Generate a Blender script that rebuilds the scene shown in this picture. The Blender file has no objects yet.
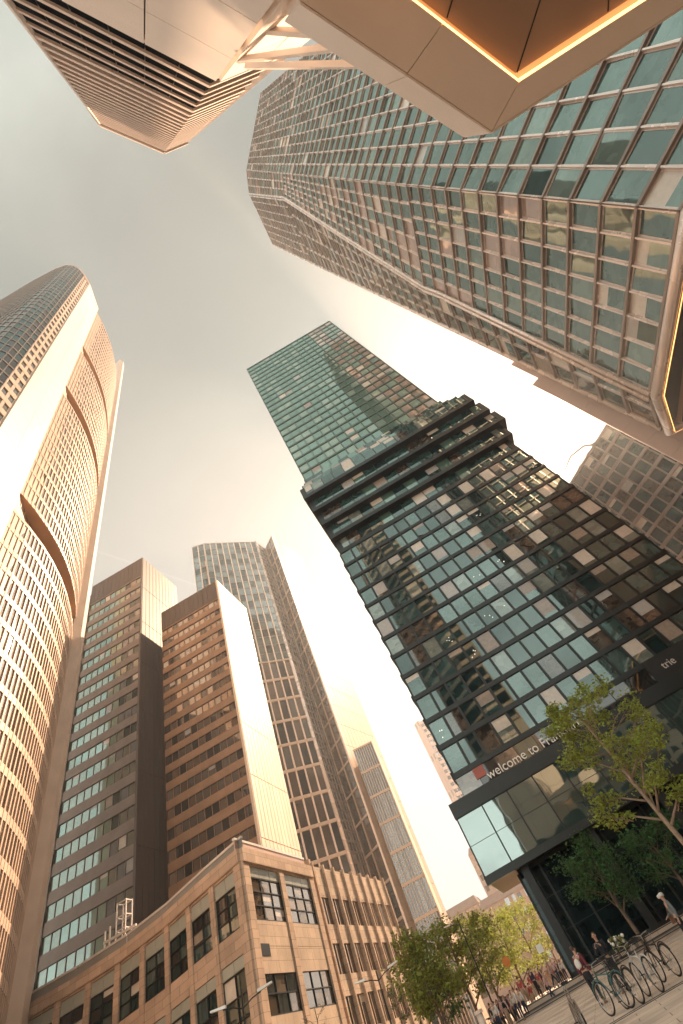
import bpy, bmesh, math, random
from mathutils import Vector, Matrix
R = math.radians
random.seed(7)
scene = bpy.context.scene
col = scene.collection

# ------------------------------------------------------------------ camera
CAMH = 1.2
roll, elv, FPX = R(-30.404), R(49.56), 443.0
Fv = Vector((0, math.cos(elv), math.sin(elv))); Rv = Vector((1, 0, 0)); Uv = Rv.cross(Fv)
Xv = math.cos(roll) * Rv + math.sin(roll) * Uv
Yv = -math.sin(roll) * Rv + math.cos(roll) * Uv
cam = bpy.data.cameras.new('camera'); camo = bpy.data.objects.new('camera', cam); col.objects.link(camo)
cam.sensor_fit = 'AUTO'; cam.sensor_width = 36; cam.lens = FPX * 36 / 1024
cam.clip_start = .1; cam.clip_end = 6000
camo.matrix_world = Matrix(((Xv.x, Yv.x, -Fv.x, 0), (Xv.y, Yv.y, -Fv.y, 0), (Xv.z, Yv.z, -Fv.z, CAMH), (0, 0, 0, 1)))
scene.camera = camo

# ------------------------------------------------------------------ world, sun, exposure
SUN_AZ, SUN_EL = R(23.2), R(41)
SD = Vector((math.sin(SUN_AZ) * math.cos(SUN_EL), math.cos(SUN_AZ) * math.cos(SUN_EL), math.sin(SUN_EL)))
w = bpy.data.worlds.new('World'); scene.world = w; w.use_nodes = True
nt = w.node_tree; nt.nodes.clear()
def N(t, **k):
    n = nt.nodes.new(t)
    for a, b in k.items(): setattr(n, a, b)
    return n
L = lambda a, b: nt.links.new(a, b)
out = N('ShaderNodeOutputWorld'); bg = N('ShaderNodeBackground')
bg.inputs['Strength'].default_value = 0.12
HAZE = 0.0008; SKYK = 1.95; BACK = 3.5
sky = N('ShaderNodeTexSky', sky_type='NISHITA', sun_disc=False, sun_elevation=SUN_EL, sun_rotation=SUN_AZ)
sky.air_density = 1.0; sky.dust_density = 3.0; sky.ozone_density = 1.0
hs = N('ShaderNodeHueSaturation'); hs.inputs['Saturation'].default_value = .16
L(sky.outputs[0], hs.inputs['Color'])
tc = N('ShaderNodeTexCoord')
nrm = N('ShaderNodeVectorMath', operation='NORMALIZE'); L(tc.outputs['Generated'], nrm.inputs[0])
sep = N('ShaderNodeSeparateXYZ'); L(nrm.outputs[0], sep.inputs[0])
rmp = N('ShaderNodeValToRGB'); L(sep.outputs['Z'], rmp.inputs[0])
el = rmp.color_ramp.elements
el[0].position = 0.0; el[0].color = (1.0, .93, .86, 1)
el[1].position = 1.0; el[1].color = (.575, .57, .50, 1)
for ps, cc in ((.3, (.92, .87, .80, 1)), (.62, (.75, .725, .665, 1)), (.85, (.635, .62, .55, 1))):
    e = el.new(ps); e.color = cc
tint = N('ShaderNodeMix', data_type='RGBA', blend_type='MULTIPLY'); tint.inputs['Factor'].default_value = 1
bw = N('ShaderNodeRGBToBW'); L(hs.outputs[0], bw.inputs[0])
pw_ = N('ShaderNodeMath', operation='POWER'); pw_.inputs[1].default_value = .30; L(bw.outputs[0], pw_.inputs[0])
ml = N('ShaderNodeMath', operation='MULTIPLY'); ml.inputs[1].default_value = SKYK; L(pw_.outputs[0], ml.inputs[0])
L(ml.outputs[0], tint.inputs[6]); L(rmp.outputs[0], tint.inputs[7])
# thin high cloud
mp = N('ShaderNodeMapping'); mp.inputs['Scale'].default_value = (1.2, 2.2, 3.0); L(nrm.outputs[0], mp.inputs[0])
nz = N('ShaderNodeTexNoise'); nz.inputs['Scale'].default_value = 1.6; nz.inputs['Detail'].default_value = 7; nz.inputs['Distortion'].default_value = .6
L(mp.outputs[0], nz.inputs['Vector'])
cr = N('ShaderNodeMapRange'); cr.inputs[1].default_value = .35; cr.inputs[2].default_value = .8; cr.inputs[3].default_value = .97; cr.inputs[4].default_value = 1.14
L(nz.outputs[0], cr.inputs[0])
# vapour trails: thin bands along great circles
def trail(nvec, cvec, half, width, amp):
    d = N('ShaderNodeVectorMath', operation='DOT_PRODUCT'); d.inputs[1].default_value = nvec; L(nrm.outputs[0], d.inputs[0])
    a = N('ShaderNodeMath', operation='ABSOLUTE'); L(d.outputs['Value'], a.inputs[0])
    m = N('ShaderNodeMapRange', interpolation_type='SMOOTHSTEP'); m.inputs[1].default_value = 0; m.inputs[2].default_value = width; m.inputs[3].default_value = amp; m.inputs[4].default_value = 0
    L(a.outputs[0], m.inputs[0])
    c = N('ShaderNodeVectorMath', operation='DOT_PRODUCT'); c.inputs[1].default_value = cvec; L(nrm.outputs[0], c.inputs[0])
    g = N('ShaderNodeMapRange', interpolation_type='SMOOTHSTEP'); g.inputs[1].default_value = math.cos(half); g.inputs[2].default_value = math.cos(half * .7)
    L(c.outputs['Value'], g.inputs[0])
    x = N('ShaderNodeMath', operation='MULTIPLY'); L(m.outputs[0], x.inputs[0]); L(g.outputs[0], x.inputs[1])
    return x
def dirpx(px, py):
    return ((px - 341.5) / FPX * Xv - (py - 512) / FPX * Yv + Fv).normalized()
acc = cr.outputs[0]
for (p, q, ext, wd, am) in (((97, 551), (190, 583), R(9), .0035, .16), ((332, 628), (395, 655), R(4.6), .0032, .4)):
    a, b = dirpx(*p), dirpx(*q)
    t = trail(a.cross(b).normalized(), (a + b).normalized(), ext, wd, am)
    ad = N('ShaderNodeMath', operation='ADD'); L(acc, ad.inputs[0]); L(t.outputs[0], ad.inputs[1]); acc = ad.outputs[0]
# hazy brightening of the air towards the sun
sd = N('ShaderNodeVectorMath', operation='DOT_PRODUCT'); sd.inputs[1].default_value = SD; L(nrm.outputs[0], sd.inputs[0])
gl = N('ShaderNodeMapRange'); gl.inputs[1].default_value = .35; gl.inputs[2].default_value = 1; gl.inputs[3].default_value = 0; gl.inputs[4].default_value = 1
L(sd.outputs['Value'], gl.inputs[0])
gp = N('ShaderNodeMath', operation='POWER'); gp.inputs[1].default_value = 2.0; L(gl.outputs[0], gp.inputs[0])
ga = N('ShaderNodeMath', operation='MULTIPLY_ADD'); ga.inputs[1].default_value = .12; L(gp.outputs[0], ga.inputs[0]); L(acc, ga.inputs[2])
# added unseen frontal fill: sky opposite the sun brightened in cloudy patches
bk = N('ShaderNodeMapRange', interpolation_type='SMOOTHSTEP'); bk.inputs[1].default_value = .05; bk.inputs[2].default_value = -.75; bk.inputs[3].default_value = 1; bk.inputs[4].default_value = BACK
L(sep.outputs['Y'], bk.inputs[0])
nb_ = N('ShaderNodeMapRange'); nb_.inputs[1].default_value = .36; nb_.inputs[2].default_value = .64; nb_.inputs[3].default_value = .45; nb_.inputs[4].default_value = 1.25
L(nz.outputs[0], nb_.inputs[0])
b1 = N('ShaderNodeMath', operation='SUBTRACT'); L(bk.outputs[0], b1.inputs[0]); b1.inputs[1].default_value = 1
b2_ = N('ShaderNodeMath', operation='MULTIPLY_ADD'); L(b1.outputs[0], b2_.inputs[0]); L(nb_.outputs[0], b2_.inputs[1]); b2_.inputs[2].default_value = 1
bm = N('ShaderNodeMath', operation='MULTIPLY'); L(ga.outputs[0], bm.inputs[0]); L(b2_.outputs[0], bm.inputs[1]); ga = bm
cw = N('ShaderNodeMapRange', interpolation_type='SMOOTHSTEP'); cw.inputs[1].default_value = .1; cw.inputs[2].default_value = -.6
L(sep.outputs['Y'], cw.inputs[0])
cl = N('ShaderNodeMix', data_type='RGBA', blend_type='MULTIPLY'); cl.inputs[7].default_value = (.86, .98, 1.0, 1)
L(cw.outputs[0], cl.inputs['Factor']); L(tint.outputs[2], cl.inputs[6])
fin = N('ShaderNodeMix', data_type='RGBA', blend_type='MULTIPLY'); fin.inputs['Factor'].default_value = 1
L(cl.outputs[2], fin.inputs[6]); L(ga.outputs[0], fin.inputs[7])
L(fin.outputs[2], bg.inputs['Color']); L(bg.outputs[0], out.inputs[0])

sl = bpy.data.lights.new('sun', 'SUN'); so = bpy.data.objects.new('sun', sl); col.objects.link(so)
sl.energy = 5.0; sl.angle = R(.6); sl.color = (1.0, .70, .46)
so.rotation_euler = SD.to_track_quat('Z', 'Y').to_euler(); so.location = (0, 0, 300)
scene.view_settings.view_transform = 'Standard'; scene.view_settings.look = 'None'
scene.view_settings.gamma = 1; scene.view_settings.use_curve_mapping = False
scene.view_settings.exposure = 1.33
scene.render.engine = 'CYCLES'
scene.cycles.max_bounces = 6; scene.cycles.glossy_bounces = 4; scene.cycles.diffuse_bounces = 4
scene.cycles.transmission_bounces = 4; scene.cycles.caustics_reflective = False; scene.cycles.caustics_refractive = False
scene.cycles.sample_clamp_indirect = 6; scene.cycles.use_denoising = True

# ------------------------------------------------------------------ materials
MT = {}
def mat(name, c, rough=.6, metal=0.0, var=.12, scale=.6, bump=0.0, bscale=8, spec=.5, coat=0.0, streak=False):
    m = bpy.data.materials.new(name); m.use_nodes = True; t = m.node_tree
    b = t.nodes['Principled BSDF']
    b.inputs['Roughness'].default_value = rough; b.inputs['Metallic'].default_value = metal
    b.inputs['Specular IOR Level'].default_value = spec; b.inputs['Coat Weight'].default_value = coat
    tcn = t.nodes.new('ShaderNodeTexCoord'); nz = t.nodes.new('ShaderNodeTexNoise')
    mpn = t.nodes.new('ShaderNodeMapping')
    mpn.inputs['Scale'].default_value = (1, 1, .12 if streak else 1)
    t.links.new(tcn.outputs['Object'], mpn.inputs[0]); t.links.new(mpn.outputs[0], nz.inputs['Vector'])
    nz.inputs['Scale'].default_value = scale; nz.inputs['Detail'].default_value = 6
    r = t.nodes.new('ShaderNodeMapRange'); r.inputs[1].default_value = .3; r.inputs[2].default_value = .7
    r.inputs[3].default_value = 1 - var; r.inputs[4].default_value = 1 + var
    t.links.new(nz.outputs[0], r.inputs[0])
    mx = t.nodes.new('ShaderNodeMix'); mx.data_type = 'RGBA'; mx.blend_type = 'MULTIPLY'; mx.inputs['Factor'].default_value = 1
    mx.inputs[6].default_value = (*c, 1); t.links.new(r.outputs[0], mx.inputs[7]); t.links.new(mx.outputs[2], b.inputs['Base Color'])
    rr = t.nodes.new('ShaderNodeMapRange'); rr.inputs[3].default_value = max(0, rough - .08); rr.inputs[4].default_value = min(1, rough + .08)
    t.links.new(nz.outputs[0], rr.inputs[0]); t.links.new(rr.outputs[0], b.inputs['Roughness'])
    if bump:
        n2 = t.nodes.new('ShaderNodeTexNoise'); n2.inputs['Scale'].default_value = bscale; n2.inputs['Detail'].default_value = 4
        t.links.new(tcn.outputs['Object'], n2.inputs['Vector'])
        bp = t.nodes.new('ShaderNodeBump'); bp.inputs['Strength'].default_value = bump; bp.inputs['Distance'].default_value = .05
        t.links.new(n2.outputs[0], bp.inputs['Height']); t.links.new(bp.outputs[0], b.inputs['Normal'])
    MT[name] = m; return m
def glass(name, c, refl=(1, 1, 1), ior=2.0, rough=.03, inner=.5, iscale=.9, wav=.005):
    """opaque architectural glass: dim room behind, mirror-like coating in front, slightly wavy"""
    m = bpy.data.materials.new(name); m.use_nodes = True; t = m.node_tree; t.nodes.clear()
    o = t.nodes.new('ShaderNodeOutputMaterial'); mix = t.nodes.new('ShaderNodeMixShader')
    d = t.nodes.new('ShaderNodeBsdfDiffuse'); g = t.nodes.new('ShaderNodeBsdfGlossy'); f = t.nodes.new('ShaderNodeFresnel')
    g.inputs['Roughness'].default_value = rough; g.inputs['Color'].default_value = (*refl, 1); f.inputs['IOR'].default_value = ior
    tcn = t.nodes.new('ShaderNodeTexCoord')
    mpn = t.nodes.new('ShaderNodeMapping'); mpn.inputs['Scale'].default_value = (1, 1, 1.4)
    t.links.new(tcn.outputs['Object'], mpn.inputs[0])
    v = t.nodes.new('ShaderNodeTexVoronoi'); v.distance = 'CHEBYCHEV'; v.inputs['Scale'].default_value = iscale
    t.links.new(mpn.outputs[0], v.inputs['Vector'])
    s = t.nodes.new('ShaderNodeSeparateColor'); t.links.new(v.outputs['Color'], s.inputs[0])
    r = t.nodes.new('ShaderNodeMapRange'); r.inputs[3].default_value = 1 - inner; r.inputs[4].default_value = 1 + inner
    t.links.new(s.outputs[0], r.inputs[0])
    mx = t.nodes.new('ShaderNodeMix'); mx.data_type = 'RGBA'; mx.blend_type = 'MULTIPLY'; mx.inputs['Factor'].default_value = 1
    mx.inputs[6].default_value = (*c, 1); t.links.new(r.outputs[0], mx.inputs[7]); t.links.new(mx.outputs[2], d.inputs['Color'])
    n2 = t.nodes.new('ShaderNodeTexNoise'); n2.inputs['Scale'].default_value = .35; n2.inputs['Detail'].default_value = 1
    t.links.new(tcn.outputs['Object'], n2.inputs['Vector'])
    bp = t.nodes.new('ShaderNodeBump'); bp.inputs['Strength'].default_value = wav; bp.inputs['Distance'].default_value = .4
    t.links.new(n2.outputs[0], bp.inputs['Height']); t.links.new(bp.outputs[0], g.inputs['Normal'])
    t.links.new(f.outputs[0], mix.inputs[0]); t.links.new(d.outputs[0], mix.inputs[1]); t.links.new(g.outputs[0], mix.inputs[2])
    t.links.new(mix.outputs[0], o.inputs[0]); MT[name] = m; return m
def leafmat(name, c, tr=.45):
    m = bpy.data.materials.new(name); m.use_nodes = True; t = m.node_tree; t.nodes.clear()
    o = t.nodes.new('ShaderNodeOutputMaterial'); mix = t.nodes.new('ShaderNodeMixShader'); mix.inputs[0].default_value = tr
    d = t.nodes.new('ShaderNodeBsdfPrincipled'); d.inputs['Roughness'].default_value = .55
    q = t.nodes.new('ShaderNodeBsdfTranslucent')
    oi = t.nodes.new('ShaderNodeNewGeometry')
    h = t.nodes.new('ShaderNodeHueSaturation'); h.inputs['Color'].default_value = (*c, 1)
    r1 = t.nodes.new('ShaderNodeMapRange'); r1.inputs[3].default_value = .55; r1.inputs[4].default_value = 1.5
    r2 = t.nodes.new('ShaderNodeMapRange'); r2.inputs[3].default_value = .465; r2.inputs[4].default_value = .525
    t.links.new(oi.outputs['Random Per Island'], r1.inputs[0]); t.links.new(oi.outputs['Random Per Island'], r2.inputs[0])
    t.links.new(r1.outputs[0], h.inputs['Value']); t.links.new(r2.outputs[0], h.inputs['Hue'])
    t.links.new(h.outputs[0], d.inputs['Base Color']); t.links.new(h.outputs[0], q.inputs['Color'])
    t.links.new(d.outputs[0], mix.inputs[1]); t.links.new(q.outputs[0], mix.inputs[2]); t.links.new(mix.outputs[0], o.inputs[0])
    MT[name] = m; return m
def paving(name, c1, c2, bw, rh, mortar=.012):
    m = mat(name, c1, .75, 0, .30, .55, .15, 6); t = m.node_tree; b = t.nodes['Principled BSDF']
    br = t.nodes.new('ShaderNodeTexBrick'); tcn = t.nodes.new('ShaderNodeTexCoord')
    t.links.new(tcn.outputs['Object'], br.inputs['Vector']); br.inputs['Scale'].default_value = 1
    br.inputs['Color1'].default_value = (*c1, 1); br.inputs['Color2'].default_value = (*c2, 1); br.inputs['Mortar'].default_value = (*[x * .4 for x in c1], 1)
    br.inputs['Mortar Size'].default_value = mortar; br.inputs['Brick Width'].default_value = bw; br.inputs['Row Height'].default_value = rh
    mx = [n for n in t.nodes if n.type == 'MIX'][0]; t.links.new(br.outputs[0], mx.inputs[6]); return m

mat('dark_metal', (.022, .022, .02), .38, .3, .2)
mat('black', (.012, .012, .012), .5)
mat('omni_frame', (.022, .024, .022), .38, .2, .2)
mat('omni_green_frame', (.07, .10, .08), .4, .3, .2)
mat('bronze', (.27, .21, .175), .36, .3, .15, .4)
mat('rose_metal', (.72, .61, .55), .27, .4, .08, .35)
mat('rose_panel', (.55, .38, .31), .45, .25, .1, .3, streak=True)
mat('cream_panel', (.78, .62, .52), .42, .0, .06, .3)
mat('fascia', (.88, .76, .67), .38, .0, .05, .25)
mat('white_panel', (.82, .72, .63), .42, .1, .05, .25, streak=True)
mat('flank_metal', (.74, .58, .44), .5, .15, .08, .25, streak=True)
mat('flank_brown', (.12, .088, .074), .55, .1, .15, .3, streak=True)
mat('slab_spandrel', (.24, .19, .16), .55, .1, .15, .5)
mat('slab_spandrel_brown', (.33, .19, .11), .5, .1, .15, .5)
mat('slab_crown', (.10, .075, .06), .5, .3, .2, .4, streak=True)
mat('sandstone', (.50, .35, .25), .78, 0, .14, .5, .12, 5)
mat('sandstone_pale', (.56, .42, .31), .75, 0, .12, .5, .1, 5)
mat('frosted', (.36, .36, .30), .4, 0, .08)
mat('sandstone_dark', (.30, .20, .135), .8, 0, .14, .5, .12, 5)
mat('curved_clad', (.56, .42, .32), .5, .05, .1, .4)
mat('soffit_orange', (.60, .38, .23), .55, 0, .12, .4)
mat('rib_stone', (.58, .46, .37), .6, 0, .1, .4)
mat('grey_stone', (.27, .25, .22), .7, 0, .12, .5)
mat('concrete', (.36, .31, .27), .8, 0, .15, .5, .1, 4)
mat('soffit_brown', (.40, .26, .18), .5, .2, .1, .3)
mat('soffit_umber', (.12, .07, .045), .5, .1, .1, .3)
mat('recess_black', (.010, .010, .010), .9, 0, .1, spec=0)
mat('corner_frame', (.34, .29, .26), .45, .2, .1)
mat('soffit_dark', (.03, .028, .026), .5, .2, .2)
mat('roof_grey', (.14, .13, .12), .8)
mat('white_metal', (.72, .66, .6), .35, .3, .08)
mat('far_stone', (.42, .31, .25), .8, 0, .12, .2)
mat('far_roof', (.22, .15, .12), .8)
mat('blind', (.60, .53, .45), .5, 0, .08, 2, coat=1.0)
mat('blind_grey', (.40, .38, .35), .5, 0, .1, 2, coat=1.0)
mat('blind_dark', (.30, .24, .19), .5, 0, .15, 2, coat=1.0)  # darkest of the blind tones, picked at random per pane
mat('bark', (.16, .11, .08), .85, 0, .3, 4, .5, 14)
mat('bark_light', (.34, .24, .17), .8, 0, .3, 4, .4, 14)
mat('frame_teal', (.05, .16, .16), .35, .1); mat('frame_white', (.6, .58, .55), .35)
mat('tyre', (.015, .015, .015), .8)
mat('steel', (.4, .39, .37), .3, .9, .1)
mat('red', (.40, .11, .08), .5)
mat('orange_lens', (.8, .25, .04), .4)
mat('kerb_stone', (.38, .32, .27), .8)
def blocks(name, c, var, bw, rh):
    m = mat(name, c, .8, 0, .16, .5, .12, 5); t = m.node_tree
    tcn = t.nodes.new('ShaderNodeTexCoord'); sp_ = t.nodes.new('ShaderNodeSeparateXYZ'); ad = t.nodes.new('ShaderNodeMath'); ad.operation = 'ADD'; cb = t.nodes.new('ShaderNodeCombineXYZ')
    t.links.new(tcn.outputs['Object'], sp_.inputs[0]); t.links.new(sp_.outputs['X'], ad.inputs[0]); t.links.new(sp_.outputs['Y'], ad.inputs[1]); t.links.new(ad.outputs[0], cb.inputs[0]); t.links.new(sp_.outputs['Z'], cb.inputs[1])
    br = t.nodes.new('ShaderNodeTexBrick'); t.links.new(cb.outputs[0], br.inputs['Vector']); br.inputs['Scale'].default_value = 1
    br.inputs['Color1'].default_value = (*[x * (1 - var) for x in c], 1); br.inputs['Color2'].default_value = (*[min(1, x * (1 + var)) for x in c], 1); br.inputs['Mortar'].default_value = (*[x * .45 for x in c], 1)
    br.inputs['Mortar Size'].default_value = .014; br.inputs['Brick Width'].default_value = bw; br.inputs['Row Height'].default_value = rh
    mx = [n for n in t.nodes if n.type == 'MIX'][0]; t.links.new(br.outputs[0], mx.inputs[6]); return m
blocks('sandstone', (.50, .35, .25), .14, 1.5, .62)
blocks('sandstone_pale', (.56, .42, .31), .10, 1.4, .8)
paving('plaza_stone', (.70, .585, .49), (.58, .48, .40), 1.2, .6)
paving('step_stone', (.54, .43, .35), (.48, .38, .30), 2.4, .5)
mat('asphalt', (.055, .052, .05), .9, 0, .2, 1, .2, 30)
glass('glass_teal', (.03, .06, .056), (.94, 1, .97), 3.0, inner=.35)
glass('glass_teal_dark', (.010, .026, .026), (.85, .97, .94), 1.9, inner=.35)
glass('facet_teal', (.05, .085, .08), (.82, 1, .92), 2.2, inner=.3, wav=.045)
glass('facet_dark', (.02, .045, .045), (.82, 1, .92), 2.2, inner=.3, wav=.045)
glass('facet_green', (.10, .14, .12), (.82, 1, .92), 2.3, inner=.2, wav=.045)
glass('facet_rose', (.34, .25, .21), (1, .9, .84), 2.6, inner=.15, wav=.06)  # rose base colour paints pink glints into scattered panes
glass('clad_glass', (.20, .14, .105), (1, .94, .88), 2.3, inner=.2)
glass('clad_glass_light', (.40, .30, .23), (1, .94, .88), 2.2, inner=.15)
glass('podium_glass', (.03, .055, .05), (.88, 1, .94), 2.8, inner=.2, wav=.06)
glass('omni_glass_dark', (.012, .026, .027), (.85, 1, .93), 2.0, inner=.5)
glass('omni_glass_teal', (.03, .062, .06), (.85, 1, .93), 2.15, inner=.5)
glass('omni_glass_warm', (.06, .045, .034), (.95, .98, .93), 2.0, inner=.7, iscale=1.2)
glass('omni_glass_pale', (.17, .19, .165), (.88, 1, .95), 2.15, inner=.3)
glass('glass_entry', (.006, .012, .013), (.85, .97, .94), 1.4, inner=.5)
glass('glass_green', (.085, .15, .12), (.82, 1, .91), 2.6, inner=.12)
glass('glass_green_pale', (.22, .31, .26), (.88, 1, .93), 2.2, inner=.1)
glass('glass_smoke', (.045, .045, .042), (1, .97, .93), 3.0, inner=.3)
glass('glass_smoke_dark', (.016, .017, .017), (1, .97, .93), 1.8, inner=.3)
glass('glass_bronze', (.08, .055, .04), (1, .9, .8), 2.8, inner=.25)
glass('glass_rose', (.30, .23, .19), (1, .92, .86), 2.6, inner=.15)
glass('glass_blue', (.10, .12, .13), (.9, .95, 1), 2.4, inner=.15)
glass('glass_room', (.12, .09, .065), (1, .95, .9), 2.2, inner=.5, iscale=1.3)
m = bpy.data.materials.new('led_strip'); m.use_nodes = True; b = m.node_tree.nodes['Principled BSDF']
b.inputs['Base Color'].default_value = (1, .6, .25, 1); b.inputs['Emission Color'].default_value = (1, .45, .14, 1); b.inputs['Emission Strength'].default_value = 2.0; MT['led'] = m
m = m.copy(); m.name = 'led_warm'; m.node_tree.nodes['Principled BSDF'].inputs['Emission Strength'].default_value = 1.3
m.node_tree.nodes['Principled BSDF'].inputs['Emission Color'].default_value = (1, .45, .14, 1); MT['led_warm'] = m
m = bpy.data.materials.new('room_lamp'); m.use_nodes = True; b = m.node_tree.nodes['Principled BSDF']
b.inputs['Emission Color'].default_value = (1, .85, .65, 1); b.inputs['Emission Strength'].default_value = 1.0; MT['room_lamp'] = m
leafmat('leaf_birch', (.32, .37, .08), .5)
leafmat('leaf_dark', (.05, .12, .035), .35)
leafmat('leaf_street', (.26, .29, .065), .5)
leafmat('leaf_pale', (.30, .27, .16), .4)

# ------------------------------------------------------------------ mesh helpers
V = lambda *a: Vector(a)
def tag(o, label=None, cat=None, group=None, kind=None):
    for k, v in (('label', label), ('category', cat), ('group', group), ('kind', kind)):
        if v: o[k] = v
    return o
def empty(name, loc, label, cat, group=None):
    o = bpy.data.objects.new(name, None); col.objects.link(o); o.location = loc; o.empty_display_size = .3
    return tag(o, label, cat, group)
class MB:
    def __init__(s): s.v = []; s.f = []; s.m = []
    def face(s, pts, m):
        n = len(s.v); s.v += [tuple(p) for p in pts]; s.f.append(tuple(range(n, n + len(pts)))); s.m.append(m)
    def hexa(s, a, b, m, mtop=None):
        """a: 4 points of one end, b: the matching 4 of the other"""
        n = len(s.v); s.v += [tuple(p) for p in list(a) + list(b)]
        q = [(3, 2, 1, 0), (4, 5, 6, 7), (0, 1, 5, 4), (1, 2, 6, 5), (2, 3, 7, 6), (3, 0, 4, 7)]
        for i, f in enumerate(q): s.f.append(tuple(n + k for k in f)); s.m.append(mtop if (mtop and i == 1) else m)
    def quadbox(s, quad, n, d0, d1, m):
        s.hexa([p + n * d0 for p in quad], [p + n * d1 for p in quad], m)
    def box(s, x0, x1, y0, y1, z0, z1, m):
        s.hexa([V(x0, y0, z0), V(x1, y0, z0), V(x1, y1, z0), V(x0, y1, z0)], [V(x0, y0, z1), V(x1, y0, z1), V(x1, y1, z1), V(x0, y1, z1)], m)
    def prism(s, poly, z0, z1, m, mt=None, mb=None):
        n = len(poly); c0 = [V(p[0], p[1], z0) for p in poly]; c1 = [V(p[0], p[1], z1) for p in poly]
        for i in range(n):
            j = (i + 1) % n; s.face([c0[i], c0[j], c1[j], c1[i]], m)
        s.face(c1, mt or m); s.face(c0[::-1], mb or m)
    def bar(s, a, b, wd, m, h=None):
        a, b = Vector(a), Vector(b); d = (b - a).normalized(); h = h or wd
        u = d.cross(V(0, 0, 1)); u = V(1, 0, 0) if u.length < 1e-3 else u.normalized(); v = u.cross(d)
        c = [(-1, -1), (1, -1), (1, 1), (-1, 1)]
        s.hexa([a + u * i * wd / 2 + v * j * h / 2 for i, j in c], [b + u * i * wd / 2 + v * j * h / 2 for i, j in c], m)
    def tube(s, pts, rad, m, k=8, closed=False):
        pts = [Vector(p) for p in pts]; rad = rad if isinstance(rad, (list, tuple)) else [rad] * len(pts)
        rings = []; pu = None
        for i, p in enumerate(pts):
            if closed: d = pts[(i + 1) % len(pts)] - pts[i - 1]
            else: d = pts[min(i + 1, len(pts) - 1)] - pts[max(i - 1, 0)]
            d.normalize()
            u = d.cross(V(0, 0, 1)) if pu is None else pu - d * pu.dot(d)
            if u.length < 1e-3: u = d.cross(V(1, 0, 0))
            u.normalize(); pu = u; v = d.cross(u); n = len(s.v)
            s.v += [tuple(p + (u * math.cos(6.2832 * q / k) + v * math.sin(6.2832 * q / k)) * rad[i]) for q in range(k)]
            rings.append(n)
        R_ = rings + ([rings[0]] if closed else [])
        for a, b in zip(R_, R_[1:]):
            for q in range(k): s.f.append((a + q, a + (q + 1) % k, b + (q + 1) % k, b + q)); s.m.append(m)
        if not closed:
            s.f.append(tuple(rings[0] + q for q in range(k))[::-1]); s.m.append(m); s.f.append(tuple(rings[-1] + q for q in range(k))); s.m.append(m)
    def ball(s, c, r, m, k=8, sz=1.0):
        c = Vector(c); n = len(s.v); st = k // 2 + 1
        for i in range(st + 1):
            th = math.pi * i / st
            for q in range(k): s.v.append((c.x + r * math.sin(th) * math.cos(6.2832 * q / k), c.y + r * math.sin(th) * math.sin(6.2832 * q / k), c.z + r * sz * math.cos(th)))
        for i in range(st):
            for q in range(k):
                a = n + i * k + q; b_ = n + i * k + (q + 1) % k; s.f.append((a, a + k, b_ + k, b_)); s.m.append(m)
    def build(s, name, parent=None, smooth=False, label=None, kind=None):
        me = bpy.data.meshes.new(name); off = parent_loc(parent)
        me.from_pydata([(x - off.x, y - off.y, z - off.z) for x, y, z in s.v], [], s.f)
        keys = list(dict.fromkeys(s.m))
        for k in keys: me.materials.append(MT[k])
        idx = {k: i for i, k in enumerate(keys)}
        me.polygons.foreach_set('material_index', [idx[k] for k in s.m])
        if smooth: me.polygons.foreach_set('use_smooth', [True] * len(s.f))
        me.update()
        o = bpy.data.objects.new(name, me); col.objects.link(o)
        if parent: o.parent = parent
        return tag(o, label, None, None, kind)
def parent_loc(p):
    v = V(0, 0, 0)
    while p: v += p.location; p = p.parent
    return v
def lerp(a, b, t): return a + (b - a) * t
def projpx(p):
    d = p - V(0, 0, CAMH); z = d.dot(Fv)
    if z < .1: return None
    return (341.5 + FPX * d.dot(Xv) / z, 512 - FPX * d.dot(Yv) / z)
def poly_area(q):
    return abs(sum(q[i][0] * q[(i + 1) % 4][1] - q[(i + 1) % 4][0] * q[i][1] for i in range(4))) / 2

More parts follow.
